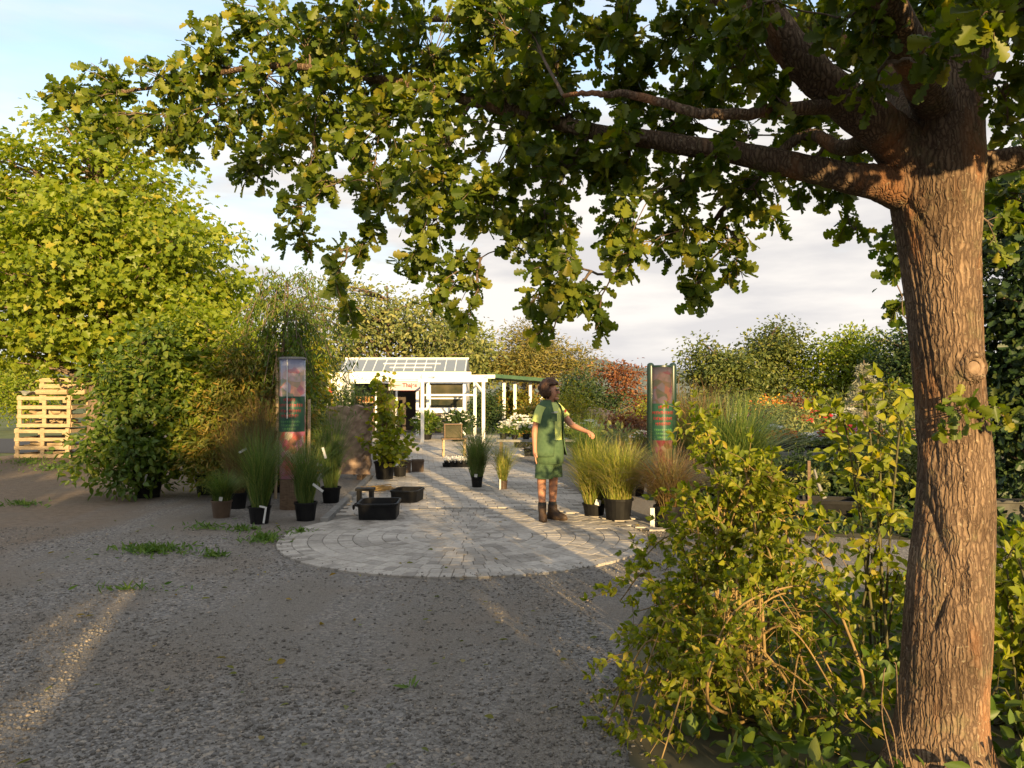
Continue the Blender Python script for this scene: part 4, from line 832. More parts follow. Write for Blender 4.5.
# green roofed shelter
t = thing('shelter', 'open shelter with flat green roof on white posts behind the person', 'shelter', (0, 0, 0))
V = [(-0.95, 30.5, 2.2), (2.3, 40.5, 2.08), (6.0, 39, 2.08), (1.6, 29.5, 2.2)]; V2 = [(a, b_, c + .14) for a, b_, c in V]
V = [(-0.95, 30.5, 2.17), (-0.95, 36, 2.17), (1.9, 41, 2.0), (1.9, 33.5, 2.0)]; V2 = [(a, b_, c + .14) for a, b_, c in V]
MB().add(V + V2, [(3, 2, 1, 0), (4, 5, 6, 7), (0, 1, 5, 4), (1, 2, 6, 5), (2, 3, 7, 6), (3, 0, 4, 7)]).build('roof', M_greenroof, t)
for px, D in ((504, 32), (515, 32.6), (530.5, 33.2), (541.5, 33.5)): MB().box(((px - 512) / F * D, D + .3, 1.0), (.12, .12, 2.02)).build('post', M_whitepaint, t)
for px, D in ((508, 35), (524, 37)): MB().box(((px - 512) / F * D, D, 1.0), (.12, .12, 2.02)).build('post', M_whitepaint, t)

# ------------------------------------------------------------------ pallets at the left
def pallets():
    base = G(42, 458); x, y = base[0], base[1]
    def cage(label, z, h, w, d, open_top=False, rz=0.0, ox=0.0):
        t = thing('slatted_crate', label, 'crate', (x + ox, y + .5, z), rz, 'stacked pallet crates')
        for sx in (-1, 0, 1):
            for sy in (-1, 1): MB().box((sx * (w / 2 - .05), sy * (d / 2 - .03), h / 2), (.09, .04, h)).build('post', M_wood, t)
        n_ = 4
        for k in range(n_):
            zz = .05 + (h - .12) * k / (n_ - 1)
            for sy in (-1, 1): MB().box((0, sy * (d / 2 + .005), zz), (w, .025, .085)).build('slat', M_wood, t)
            for sx in (-1, 1): MB().box((sx * (w / 2 + .012), 0, zz), (.022, d - .06, .085)).build('slat', M_wood, t)
        MB().box((0, 0, .012), (w - .1, d - .1, .02)).build('floor', M_brownwood, t)
        b = MB(); r_ = np.random.default_rng(int(z * 100) + 3)
        for _ in range(22): b.tube([(r_.uniform(-w / 2 + .12, w / 2 - .3), r_.uniform(-.3, .3), r_.uniform(.08, h * .6)), (r_.uniform(-w / 2 + .3, w / 2 - .12), r_.uniform(-.3, .3), r_.uniform(.08, h * .6))], .045, 6)
        b.build('firewood', M_wood, t)
        return t
    cage('bottom slatted wooden crate filled with split wood, resting on the verge', 0.0, .72, 1.32, 1.0)
    cage('middle slatted wooden crate set on the bottom crate', .74, .78, 1.28, .98, rz=.02, ox=.03)
    t = thing('pallet', 'short pale pallet standing upright on the topmost crate', 'pallet', (x + .2, y + .55, 1.535), .05)
    for sx in (-1, 0, 1): MB().box((sx * .5, .02, .2), (.1, .09, .4)).build('block', M_wood, t)
    for k in range(3): MB().box((0, -.045, .06 + k * .15), (1.1, .022, .1)).build('slat', M_wood, t)
    t = thing('folded_sheet', 'white plastic sheet folded on the edge of the crate stack', 'sheet', (x - .48, y + .3, 1.53), 0)
    b = MB(); nx = 10; V = [(-.25 + .5 * i / 9, -.22 + .44 * j / 9, .02 + .05 * rng.uniform() + .04 * math.sin(i)) for j in range(10) for i in range(10)]
    b.add(V, [(j * 10 + i, j * 10 + i + 1, (j + 1) * 10 + i + 1, (j + 1) * 10 + i) for j in range(9) for i in range(9)]); b.build('sheet', M_tag, t, smooth=True)
    # split wood on top
    for k, (lx, lz, lab) in enumerate([(-.05, 0, 'pale split log lying on the crate stack before the short pallet'), (.3, .0, 'second split log at the right on top of the crate stack')]):
        b = MB(); b.tube([(-.2, 0, .07), (.2, .02, .075)], .07, 7, jit=.1); tag(b.build('split_log', M_wood, loc=(x + lx, y + .2, 1.53)), lab, 'log', 'split logs on the crates')
pallets()

# ------------------------------------------------------------------ nursery beds at the right
def plank(label, c, s, m, name='bed_edge', cat='bed edge', rz=0): return None
t = thing('display_bench', 'long low grey display bench of potted flowers in the right nursery beds', 'bench', (5.4, 15.2, 0), -0.05)
MB().box((0, 0, .46), (6.2, .9, .05)).build('benchtop', M_concrete, t)
for sx in (-2.8, -1, 1, 2.8): 
    for sy in (-.36, .36): MB().box((sx, sy, .217), (.06, .06, .434)).build('leg', M_brownwood, t)
t = thing('display_bench', 'short bench of white flowers behind the grasses beside the person', 'bench', (0.6, 18.4, 0), 0)
MB().box((0, 0, .5), (1.9, .8, .05)).build('benchtop', M_concrete, t)
for sx in (-.85, .85):
    for sy in (-.33, .33): MB().box((sx, sy, .237), (.06, .06, .474)).build('leg', M_brownwood, t)
far = (0, -60, 0)
kinds = [('white flowering potted perennial', M_shrub, M_white_fl, 81), ('pink flowering potted perennial', M_shrub, M_pink_fl, 82), ('orange and yellow flowering potted perennial', M_shrub2, M_or_fl, 83), ('red flowering potted perennial', M_shrub, M_red_fl, 84), ('leafy green potted perennial', M_grey, None, 85)]
proto = {}
def put(k, loc, where, sc=1.0):
    lab = kinds[k][0] + ' ' + where; grp = lab.replace('potted perennial', 'potted perennials')
    rz = rng.uniform(0, 6.28)
    if k not in proto:
        q = perennial('potted_perennial', lab, 'potted plant', loc, .28, .17, kinds[k][1], kinds[k][2], kinds[k][3], 170, 34, .09, .12, .06, .042, group=grp); q.rotation_euler = (0, 0, rz); q.scale = (sc,) * 3; proto[k] = q
    else: dup(proto[k], loc, rz, sc, lab, grp)
for i in range(25):
    for j in range(2):
        x = -2.95 + i * .245; c = math.cos(-.05); s_ = math.sin(-.05); yy = -.25 + j * .42
        k = [0, 1, 1, 0, 0, 2, 0, 3, 1, 0, 2, 2, 4, 0, 3, 1, 0, 4, 2, 0, 0, 1, 4, 0, 2][i]
        if j: k = [2, 2, 4, 3, 2, 2, 3, 3, 0, 1, 2, 4, 3, 0, 0, 2, 2, 1, 3, 3, 4, 2, 0, 1, 4][i]
        put(k, (5.4 + x * c - yy * s_, 15.2 + x * s_ + yy * c, .485), 'on the long bench', rng.uniform(.8, 1.1))
for i in range(7): put(0, (-.2 + i * .26, 18.2 + rng.uniform(-.15, .25), .525), 'on the short bench', rng.uniform(.8, 1.1))
for i in range(46):
    D = rng.uniform(16.5, 27); x = rng.uniform(0.10, 0.56) * D
    put(int(rng.choice([4, 4, 4, 2, 0, 1, 3])), (x, D, 0), 'in the beds behind the long bench', rng.uniform(1.2, 2.6))
for i in range(26):
    D = rng.uniform(10.5, 14.2); x = rng.uniform(0.24, 0.52) * D
    put(4, (x, D, 0), 'in front of the long bench', rng.uniform(.8, 1.35))
for i in range(16):
    D = rng.uniform(20, 31); x = rng.uniform(-0.01, 0.1) * D
    put(int(rng.choice([4, 4, 2, 0])), (x, D, 0), 'beyond the short bench by the shelter', rng.uniform(1.3, 2.6))
# larger shrubs in the beds
GS = 'shrubs standing in the right nursery beds'
R_sh = [('feathery yellow-green bush behind the person beside the shelter', (2.1, 25), [(0, 0, .9, .7, .6, .9)], LANCE, M_yel, .12),
        ('low yellow conifer right of the pinkish boulder', (4.0, 26), [(0, 0, .5, .9, .6, .55)], LANCE, M_yel, .12),
        ('upright lime green conifer before the copper tree', (4.55, 26), [(0, 0, .8, .28, .28, .75)], LANCE, M_maple, .1),
        ('orange-red leaved bush at the foot of the far right trees', (10.2, 32), [(0, 0, .9, .3, .3, .4)], OVATE, M_or_fl, .13),
        ('dull copper bush beside the orange-red one', (11.4, 32.5), [(0, 0, .8, .9, .7, .6)], OVATE, M_red, .13),
        ('rusty low bush left of the second poster column', (3.3, 22), [(0, 0, .55, .8, .6, .4)], OVATE, M_red, .1),
        ('grey-green mounded bush left of the spruce', (7.2, 22), [(0, 0, .7, 1.1, .8, .6)], OVATE, M_grey, .1),
        ('green bush in front of the spruce beside the oak trunk', (6.1, 13), [(0, 0, .45, .6, .6, .42)], OVATE, M_shrub, .09),
        ('silvery shrub close behind the oak trunk left side', (5.6, 11.4), [(0, 0, .55, .55, .5, .5)], LANCE, M_grey, .08),
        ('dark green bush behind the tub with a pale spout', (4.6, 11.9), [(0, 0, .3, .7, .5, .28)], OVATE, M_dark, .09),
        ('olive bush under the shelter edge', (1.0, 28), [(0, 0, .7, .9, .6, .6)], OVATE, M_shrub2, .13),
        ('olive brown bush under the shelter roof', (0.4, 34), [(0, 0, .9, 1.1, .6, .8)], OVATE, M_shrub2, .16),
        ('dark bush at the right end behind the shop', (-0.9, 31), [(0, 0, .8, .5, .5, .8)], OVATE, M_dark, .12),
        ('large dark hedge-like bush far right behind the spruce', (14.5, 30), [(0, 0, .9, 3.4, 1, .9)], OVATE, M_far, .16),
        ('long green bush below the far right trees', (9.0, 33), [(0, 0, .7, 2.3, 1, .7)], OVATE, M_far, .16)]
for i, (lab, pos, cr, T, m, ls) in enumerate(R_sh):
    w = cr[0][3]; tree('garden_shrub', lab, 'shrub', pos, cr[0][2] + cr[0][5], cr, int(30 + 30 * w), 60, ls, T, m, .03, 100 + i, GS, rc=.16 + .05 * w, shell=.2)
n_ = 7000; y_ = 8.0 + 9 * rng.uniform(0, 1, n_) ** 1.5; x_ = rng.uniform(2.6, 9.5, n_); k_ = (y_ > 9.25 - .27 * (x_ - 2.2)) & ((x_ - 3.95) ** 2 + (y_ - 10.1) ** 2 > .2)
q_ = np.stack([x_, y_, rng.uniform(.01, 1, n_) ** 1.5 * .22], 1)[k_]
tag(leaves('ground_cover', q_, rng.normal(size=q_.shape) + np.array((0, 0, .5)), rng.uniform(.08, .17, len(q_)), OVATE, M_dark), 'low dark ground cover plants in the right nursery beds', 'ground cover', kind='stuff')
# boulder
def boulder(name, label, cat, loc, s, m, seed):
    r_ = np.random.default_rng(seed); bm = bmesh.new(); bmesh.ops.create_icosphere(bm, subdivisions=3, radius=1)
    d = unit(r_.normal(size=(9, 3)))
    for v in bm.verts:
        p = np.array(v.co); f = 1 - .12 * max(0, (d @ p).max() - .75) * 4 + .05 * math.sin(p[0] * 5 + seed) * math.cos(p[1] * 4); v.co = Vector(p * f * np.array(s))
    me = bpy.data.meshes.new(name); bm.to_mesh(me); bm.free(); me.shade_smooth(); o = link(name, me, m, None, loc); return tag(o, label, cat)
boulder('boulder', 'pinkish grey boulder in the bed behind the person', 'boulder', (2.75, 26.5, .55), (.75, .5, .6), M_stone, 3)
boulder('boulder', 'blue grey stone below the pinkish boulder', 'boulder', (2.65, 23.5, .3), (.5, .35, .38), M_concrete, 5)
# black tub with white spout, raised bed wall, kerb planks
p = G(838, 522)
t = thing('water_tub', 'low black tub with brown end and a pale plastic spout', 'tub', (p[0] - .05, p[1] + .25, 0), -0.25)
loft(MB(), rings([(.62, .4, .08, 0), (.7, .46, .1, .22), (.72, .48, .1, .22), (.72, .48, .1, .26), (.66, .42, .09, .26), (.6, .38, .08, .1)])).build('shell', M_pot, t)
MB().box((-.3, -.26, .17), (.18, .05, .16)).build('wood_block', M_brownwood, t)
MB().tube(spline([(-.14, .02, .62), (-.1, 0, .46), (-.06, -.03, .33), (-.03, -.05, .26)], 10), np.linspace(.012, .034, 10), 8).build('spout', M_concrete, t, smooth=True)
MB().box((-.2, .05, .45), (.035, .035, .55)).build('stake', M_brownwood, t)
M_shadeconc = rough_mat('shaded_concrete', (.055, .054, .05), (.10, .098, .09), 7, .85, .25)  # darkened concrete copy, the bed wall's shade is put into its colour
t = thing('bed_wall', 'low grey concrete bed wall right behind the oak trunk', 'wall', (0, 0, 0))
MB().box((8.1, 9.35, .15), (5.0, .14, .3), Matrix.Rotation(-.06, 3, 'Z')).build('wall', M_shadeconc, t); MB().box((8.1, 9.3, .318), (5.05, .2, .03), Matrix.Rotation(-.06, 3, 'Z')).build('coping', M_shadeconc, t)
t = thing('bed_edging', 'pale concrete edging strip on the ground left of the oak trunk', 'edging', (0, 0, 0))
a = G(740, 560); c = G(1060, 612)
for i in range(6):
    q = a + (c - a) * (i + .5) / 6; ang = math.atan2(c[1] - a[1], c[0] - a[0]); MB().box((q[0], q[1], .035), (np.linalg.norm(c - a) / 6 - .008, .1, .1), Matrix.Rotation(ang, 3, 'Z')).build('edging_stone', M_concrete, t)

# ------------------------------------------------------------------ person
M_skin = rough_mat('skin', (.36, .17, .10), (.44, .22, .135), 9, .55, .03, spec=.35)
M_vest = rough_mat('green_cloth', (.05, .095, .042), (.075, .125, .058), 30, .85, .25, dist=.004)
M_tee = rough_mat('lime_cloth', (.5, .58, .16), (.58, .66, .2), 12, .8, .15, dist=.006)
M_hair = rough_mat('dark_hair', (.04, .02, .011), (.10, .05, .028), 60, .6, .5, (1, 1, .3))
M_boot = rough_mat('brown_leather', (.045, .028, .018), (.085, .055, .035), 18, .6, .2)
M_sock = rough_mat('dark_sock', (.03, .03, .028), (.05, .048, .045), 30, .9, .3)
M_eye = rough_mat('eye', (.015, .01, .01), (.02, .015, .015), 5, .2, 0)
M_red_badge = rough_mat('red_patch', (.4, .06, .04), (.45, .08, .05), 5, .7, 0)
def person():
    global rng
    ori = G(549, 521.5); root = thing('person', 'person in green vest, lime shirt, green shorts and brown boots, reaching out', 'person', (ori[0], ori[1], .022))
    yaw = math.radians(52); cy, sy = math.cos(yaw), math.sin(yaw)
    fr = np.array((sy, -cy, 0)); lf = np.array((cy, sy, 0))           # facing, and the person's left
    def L3(l, f, z): return lf * l + fr * f + np.array((0, 0, z))
    hy = math.radians(68); hf = np.array((math.sin(hy), -math.cos(hy), 0)); hl = np.array((math.cos(hy), math.sin(hy), 0))
    V = []; E = []; Rd = []
    def add(p, r, par=None):
        V.append(tuple(p)); Rd.append(r if isinstance(r, tuple) else (r, r)); 
        if par is not None: E.append((par, len(V) - 1))
        return len(V) - 1
    pel = add(L3(0, 0, .92), .13); sp = add(L3(0, .01, 1.1), .125, pel); ch = add(L3(0, .0, 1.3), .125, sp); nk0 = add(L3(0, -.005, 1.43), .065, ch)
    nk = add(L3(0, .02, 1.49), .052, nk0); hc = np.array(L3(0, .035, 1.585))
    h1 = add(hc + hf * .012 + np.array((0, 0, -.045)), .072, nk); h2 = add(hc + np.array((0, 0, .02)), .092, h1); h3 = add(hc - hf * .012 + np.array((0, 0, .085)), .055, h2)
    # legs
    hipR = add(L3(-.09, 0, .84), .095, pel); kR = add((-.095, -.045, .5), .058, hipR); cR = add((-.09, -.03, .36), .056, kR); aR = add((-.085, -.02, .12), .036, cR); tR = add((-.075, -.12, .045), .03, aR)
    hipL = add(L3(.09, 0, .84), .095, pel); kL = add((.055, .03, .5), .058, hipL); cL = add((.05, .045, .36), .058, kL); aL = add((.045, .05, .12), .036, cL); tL = add((.14, .0, .045), .03, aL)
    # right arm hanging
    shR = add(L3(-.17, 0, 1.385), .058, ch); elR = add((-.185, -.12, 1.10), .042, shR); wrR = add((-.18, -.16, .875), .028, elR); pmR = add((-.178, -.175, .81), (.03, .03), wrR)
    for i, (o, ln) in enumerate([(-.026, .075), (-.009, .085), (.009, .08), (.025, .065)]):
        b = add((-.178 + .006, -.175 + o, .79), .0105, pmR); m_ = add((-.172, -.178 + o, .79 - ln * .5), .0095, b); add((-.158, -.18 + o, .79 - ln), .008, m_)
    b = add((-.165, -.215, .825), .012, pmR); add((-.155, -.228, .785), .0095, b)
    # left arm reaching out to the grass
    shL = add(L3(.17, 0, 1.385), .056, ch); elL = add((.285, .03, 1.165), .042, shL); wrL = add((.44, -.13, 1.10), .027, elL); pmL = add((.487, -.175, 1.085), (.028, .028), wrL)
    for i, (o, ln) in enumerate([(-.024, .07), (-.008, .08), (.008, .078), (.023, .062)]):
        b = add((.505 + o * .7, -.19 + o * .7, 1.075), .0105, pmL); m_ = add((.522 + o * .7, -.205 + o * .7, 1.05), .0095, b); add((.518 + o * .7, -.2 + o * .7, 1.05 - ln * .55), .008, m_)
    b = add((.475, -.205, 1.06), .012, pmL); add((.487, -.222, 1.03), .0095, b)
    me = bpy.data.meshes.new('body'); me.from_pydata(V, E, []); me.update(); o = bpy.data.objects.new('body', me); COL.objects.link(o)
    md = o.modifiers.new('skin', 'SKIN'); md.use_smooth_shade = True
    if not me.skin_vertices: me.skin_vertices.new()
    for i, r in enumerate(Rd): me.skin_vertices[0].data[i].radius = r
    me.skin_vertices[0].data[0].use_root = True
    ss = o.modifiers.new('sub', 'SUBSURF'); ss.levels = 2; ss.render_levels = 2
    bpy.context.view_layer.update(); bm_ = bpy.data.meshes.new_from_object(o.evaluated_get(bpy.context.evaluated_depsgraph_get())); bpy.data.objects.remove(o)
    # face features joined into the same mesh
    bm = bmesh.new(); bm.from_mesh(bm_)
    def blob(c, s, ax=None):
        g = bmesh.ops.create_uvsphere(bm, u_segments=10, v_segments=7, radius=1.0)
        M = np.stack([hl * s[0], hf * s[1], np.array((0, 0, s[2]))], 1)
        for v in g['verts']: v.co = Vector(M @ np.array(v.co) + c)
    blob(hc + hf * .094 + np.array((0, 0, -.012)), (.013, .02, .022)); blob(hc + hf * .088 + np.array((0, 0, -.055)), (.022, .012, .008)); blob(hc + hf * .068 + np.array((0, 0, -.088)), (.035, .03, .022))
    for s in (-1, 1): blob(hc + hl * s * .088 + np.array((0, 0, -.005)), (.012, .02, .03)); blob(hc + hf * .08 + hl * s * .032 + np.array((0, 0, .03)), (.022, .012, .008))
    bm.to_mesh(bm_); bm.free(); bm_.shade_smooth(); bm_.name = 'body'; body = link('body', bm_, M_skin, root); body.data.materials.clear(); body.data.materials.append(M_skin)
    for s in (-1, 1):
        e = MB(); e.lathe([(.001, -.008), (.007, -.005), (.0085, 0), (.007, .005), (.001, .008)], hc + hf * .083 + hl * s * .033 + np.array((0, 0, .012)), 8); e.build('eye', M_eye, body, smooth=True)
    # hair: cap of many locks
    bm = bmesh.new(); bmesh.ops.create_uvsphere(bm, u_segments=26, v_segments=16, radius=1)
    r_ = np.random.default_rng(9)
    for v in bm.verts:
        p = np.array(v.co); w = 1 + .10 * math.sin(p[0] * 11 + 1) * math.sin(p[2] * 9 + p[1] * 8) + r_.normal(0, .05); q = hl * p[0] * .115 * w + hf * p[1] * (.125 if p[1] < 0 else .098) * w + np.array((0, 0, p[2] * .125 * w))
        v.co = Vector(hc - hf * .022 + np.array((0, 0, .032)) + q)
    kill = [v for v in bm.verts if (np.array(v.co) - hc) @ hf > .03 and v.co.z < hc[2] + .08] + [v for v in bm.verts if v.co.z < hc[2] - .095 + .03 * math.sin(v.co.x * 160)]
    bmesh.ops.delete(bm, geom=list(dict.fromkeys(kill)), context='VERTS'); me = bpy.data.meshes.new('hair'); bm.to_mesh(me); bm.free(); me.shade_smooth(); h = link('hair', me, M_hair, root); sd = h.modifiers.new('thick', 'SOLIDIFY'); sd.thickness = .012
    # clothes by rings
    def ring(z, wl, wf, cl=0, cf=0, a0=0.0, a1=2 * PI, n=28, puff=0):
        A = np.linspace(a0, a1, n, endpoint=(a1 - a0 < 2 * PI - 1e-3)); out = []
        for a in A:
            k = 1 + puff * math.sin(a * 5 + z * 23) + puff * math.sin(a * 3 - z * 31); out.append(tuple(L3(cl + wl * math.sin(a) * k, cf + wf * math.cos(a) * k, z)))
        return out
    def shell(name, rs, m, par, closed=True, thick=.008, caps=False):
        k = len(rs[0]); Vv = [p for r in rs for p in r]; Fc = []
        for i in range(len(rs) - 1):
            for j in range(k if closed else k - 1): q = (j + 1) % k; Fc.append((i * k + j, i * k + q, (i + 1) * k + q, (i + 1) * k + j))
        b = MB(); b.add(Vv, Fc); ob = b.build(name, m, par, smooth=True)
        if thick: s_ = ob.modifiers.new('thick', 'SOLIDIFY'); s_.thickness = thick; s_.offset = 1
        return ob
    shirt = shell('shirt', [ring(z, a, b_) for z, a, b_ in ((.86, .175, .145), (.95, .178, .145), (1.08, .172, .14), (1.22, .178, .138), (1.34, .178, .13), (1.41, .145, .1), (1.45, .085, .08))], M_tee, root)
    def sleeve(a, c, r0, r1):
        a = np.array(a); c = np.array(c); b = MB(); b.tube([a, a + (c - a) * .35, a + (c - a) * .7, c], [r0 * .95, r0, (r0 + r1) / 2, r1], 16, cap=False); return b.build('sleeve', M_tee, shirt, smooth=True)
    S = np.array(V[shR]); Ee = np.array(V[elR]); sleeve(S + np.array((.02, .01, .02)), S + (Ee - S) * .62, .07, .07); S2 = np.array(V[shL]); E2 = np.array(V[elL]); sleeve(S2 + np.array((-.02, -.01, .015)), S2 + (E2 - S2) * .6, .07, .07)
    g0, g1 = .40, 2 * PI - .46
    vest = shell('vest', [ring(z, a, b_, 0, 0, g0 + dg, g1 - dg, 34, .012) for z, a, b_, dg in ((.795, .24, .205, .16), (.86, .226, .19, .10), (.97, .21, .174, .02), (1.08, .2, .165, .0), (1.2, .2, .16, 0), (1.32, .205, .15, 0), (1.4, .18, .125, .05), (1.445, .115, .095, .12), (1.475, .085, .085, .2))], M_vest, root, closed=False, thick=.01)
    for l, z in ((-.105, 1.27), (.12, 1.27), (-.12, .95), (.13, .95)):
        c = L3(l, math.sqrt(max(0, 1 - (l / .205) ** 2)) * .165 + .006, z); MB().box(c, (.08, .006, .095), Matrix.Rotation(yaw + 1.0 * l / .2, 3, 'Z')).build('pocket', M_vest, vest)
        MB().box(c + np.array((0, 0, .055)) + fr * .004, (.07, .008, .004), Matrix.Rotation(yaw + 1.0 * l / .2, 3, 'Z')).build('piping', M_tag, vest)
    MB().box(L3(.115, .168, 1.345), (.07, .01, .035), Matrix.Rotation(yaw + .4, 3, 'Z')).build('badge', M_red_badge, vest)
    MB().box(L3(-.1, .17, 1.335), (.05, .008, .014), Matrix.Rotation(yaw - .4, 3, 'Z')).build('name_strip', M_tag, vest)
    shorts = shell('shorts', [ring(z, a, b_, puff=.006) for z, a, b_ in ((.70, .195, .155), (.78, .20, .16), (.88, .195, .165), (.97, .185, .155), (.99, .175, .15))], M_vest, root)
    for hip, kn in ((hipR, kR), (hipL, kL)):
        a = np.array(V[hip]) + np.array((0, 0, -.05)); c = np.array((a[0] * .75 + V[kn][0] * .25, a[1] * .75 + V[kn][1] * .25, .525)); MB().tube([a, a + (c - a) * .4, a + (c - a) * .75, c], [.118, .112, .112, .116], 18, cap=False).build('trouser_leg', M_vest, shorts, smooth=True)
    for ak, toe, nm in ((aR, tR, 1), (aL, tL, 2)):
        A = np.array(V[ak]); T_ = np.array(V[toe]); d = T_ - A; d[2] = 0; d = unit(d); s_ = np.cross(d, (0, 0, 1))
        b = MB(); rs = []
        for z, back, front, wid in ((0.0, -.075, .2, .048), (.03, -.08, .205, .052), (.065, -.075, .185, .05), (.095, -.065, .11, .047), (.13, -.06, .062, .05), (.185, -.062, .06, .054)):
            r = []
            for a in np.linspace(0, 2 * PI, 18, endpoint=False):
                f_ = (front + back) / 2 + (front - back) / 2 * math.cos(a); w = wid * math.sin(a) * (1 - .15 * max(0, math.cos(a))); pt = np.array((A[0], A[1], 0)) + d * f_ + s_ * w; r.append((pt[0], pt[1], z))
            rs.append(r)
        loft(b, rs); bo = b.build('boot', M_boot, root, smooth=True)
        MB().lathe([(.05, .17), (.052, .2), (.047, .225)], (A[0], A[1], 0), 14, cap=False).build('sock', M_sock, bo, smooth=True)
person()

# ------------------------------------------------------------------ the bush in the foreground and leaves near the trunk
def open_to_sun(p):
    # leaves cut away along the sun's path to shape light streaks on the gravel
    u = p[:, 2] / math.tan(SUN_EL); gx = p[:, 0] - math.sin(SUN_AZ) * u; gy = p[:, 1] + math.cos(SUN_AZ) * u
    c = gx - (.28 + (6.8 - gy) * .296); return ~((gy > 4.9) & (gy < 7.4) & ((np.abs(c) < .15) | (np.abs(c - .33) < .06)))
def cane_bush(label, base, canes, leaf, m, seed, T=OVATE, step=.045, name='rose_bush', nside=2, side=.22, stick=None, slit=False):
    global rng
    keep = rng; rng = np.random.default_rng(seed)
    t = thing(name, label, 'bush', base); B = np.array(base); b = MB(); pos = []; d = []
    for c in canes:
        c = np.array(c) - B; n_ = max(6, int(np.sum(np.linalg.norm(np.diff(c, axis=0), axis=1)) / step)); s = spline(c, n_)
        b.tube(s, np.linspace(.0085, .003, n_), 6, cap=False)
        tg = np.gradient(s, axis=0)
        for i in range(max(2, n_ // 8), n_):
            if rng.uniform() < .85:
                u = unit(rng.normal(size=3) + np.array((0, 0, .2))); L_ = side * rng.uniform(.4, 1.2); e = s[i] + u * L_ + tg[i] * 1.0 + np.array((0, 0, -.03)); tw = bez(s[i], s[i] + u * L_ * .55 + np.array((0, 0, .03)), e, 5); b.tube(tw[::2], .0016, 3, cap=False)
                for q in tw[1:]:
                    for sgn in range(nside):
                        v = unit(rng.normal(size=3)) * .9 + unit(e - s[i]) * .7; pos.append(q); d.append(v + np.array((0, 0, -.1)))
    b.build('canes', stick or M_cane, t, smooth=True); pos = np.array(pos); d = np.array(d)
    if slit: k_ = open_to_sun(pos + B); pos = pos[k_]; d = d[k_]
    leaves('foliage', pos, np.array(d), leaf * rng.uniform(.55, 1.25, len(pos)), T, m, t, nrm=unit(rng.normal(size=pos.shape) * .7 + np.array((.2, -.85, .6))))
    rng = keep
    return t
bb = np.array((1.15, 4.0, 0.0)); r2 = np.random.default_rng(77); cs = []
ends = [(612, 690, 3.9), (620, 600, 4.4), (640, 560, 4.7), (680, 520, 4.7), (660, 640, 4.0), (700, 600, 4.0), (640, 740, 3.6), (690, 720, 3.6), (720, 470, 4.4), (690, 430, 4.6), (740, 520, 4.2), (770, 480, 4.2), (800, 520, 4.0), (830, 560, 4.0), (740, 600, 3.8), (780, 590, 3.7), (810, 640, 3.7), (840, 690, 3.6), (790, 700, 3.5), (740, 690, 3.5), (860, 740, 3.5), (700, 660, 3.7), (760, 650, 3.6), (705, 545, 4.3), (665, 570, 4.5), (760, 540, 4.1), (630, 650, 4.2), (650, 700, 3.8), (720, 560, 4.1), (790, 550, 4.1), (820, 600, 3.9), (680, 680, 3.7), (600, 740, 3.8), (615, 760, 3.6), (660, 760, 3.4), (850, 720, 3.4), (780, 740, 3.4), (725, 500, 4.5), (675, 600, 4.3), (640, 610, 4.5)]
for (px, py, D) in ends:
    e = P(px, py, D); s0 = bb + np.array((r2.normal(0, .18), r2.normal(0, .2), 0)); hi = max(e[2], .25) + (r2.uniform(.1, .3) if e[2] < 1.1 else r2.uniform(-.05, .08)); mid = (s0 * .45 + e * .55); mid[2] = hi
    m1 = s0 * .8 + e * .2; m1[2] = hi * .62; cs.append([s0, m1, mid, e])
for pp_ in ([(712, 720, 3.6), (708, 670, 3.55), (735, 610, 3.5), (790, 586, 3.5), (830, 592, 3.5)], [(708, 700, 3.5), (722, 640, 3.45), (760, 622, 3.45), (800, 628, 3.45)], [(860, 700, 3.5), (835, 600, 3.6), (815, 545, 3.7), (822, 520, 3.75)]): cs.append([bb + np.array((r2.normal(0, .1), -.1, 0))] + [P(*q_) for q_ in pp_])
cane_bush('sunlit leafy arching bush filling the lower right before the oak trunk', tuple(bb), cs, .043, M_rose, 78, side=.21, nside=4, slit=True)
t = bpy.data.objects.new('x', None); bpy.data.objects.remove(t)
cs = []
for (px, py, D) in [(890, 395, 4.6), (860, 400, 4.7), (835, 420, 4.8), (905, 430, 4.4), (880, 460, 4.5), (895, 520, 4.4), (870, 560, 4.5), (900, 580, 4.4), (850, 455, 4.7)]:
    e = P(px, py, D); s0 = np.array((2.1, 4.6, 0)) + np.array((r2.normal(0, .1), r2.normal(0, .1), 0)); m1 = s0 * .6 + e * .4; m1[2] = e[2] * .6; m2 = s0 * .2 + e * .8; m2[2] = e[2] + .02; cs.append([s0, m1, m2, e])
cane_bush('upright large-leaved bush reaching up left of the oak trunk', (2.1, 4.6, 0), cs, .075, M_rose, 79, side=.17, name='elder_bush', step=.06, nside=1, stick=M_stem)
cs = []
for (px, py, D) in [(1005, 560, 3.9), (1030, 600, 3.7), (1000, 640, 3.8), (1045, 560, 4.2), (1010, 700, 3.7), (1060, 660, 3.6), (1020, 740, 3.6), (1000, 600, 4.0), (1015, 670, 3.9), (1035, 720, 3.7), (1060, 540, 4.1), (1100, 560, 4.0), (1130, 600, 3.8), (1090, 620, 3.9), (1150, 560, 4.1), (1180, 620, 3.9), (1060, 600, 4.3), (1120, 540, 4.4), (1010, 585, 4.2), (1000, 560, 4.4), (1200, 580, 4.0)]:
    e = P(px, py, D); s0 = np.array((2.35 + max(0, px - 1050) * .004, 3.75, 0)) + np.array((r2.normal(0, .1), r2.normal(0, .1), 0)); m1 = s0 * .7 + e * .3; m1[2] = e[2] * .7; m2 = s0 * .3 + e * .7; m2[2] = e[2] + .06; cs.append([s0, m1, m2, e])
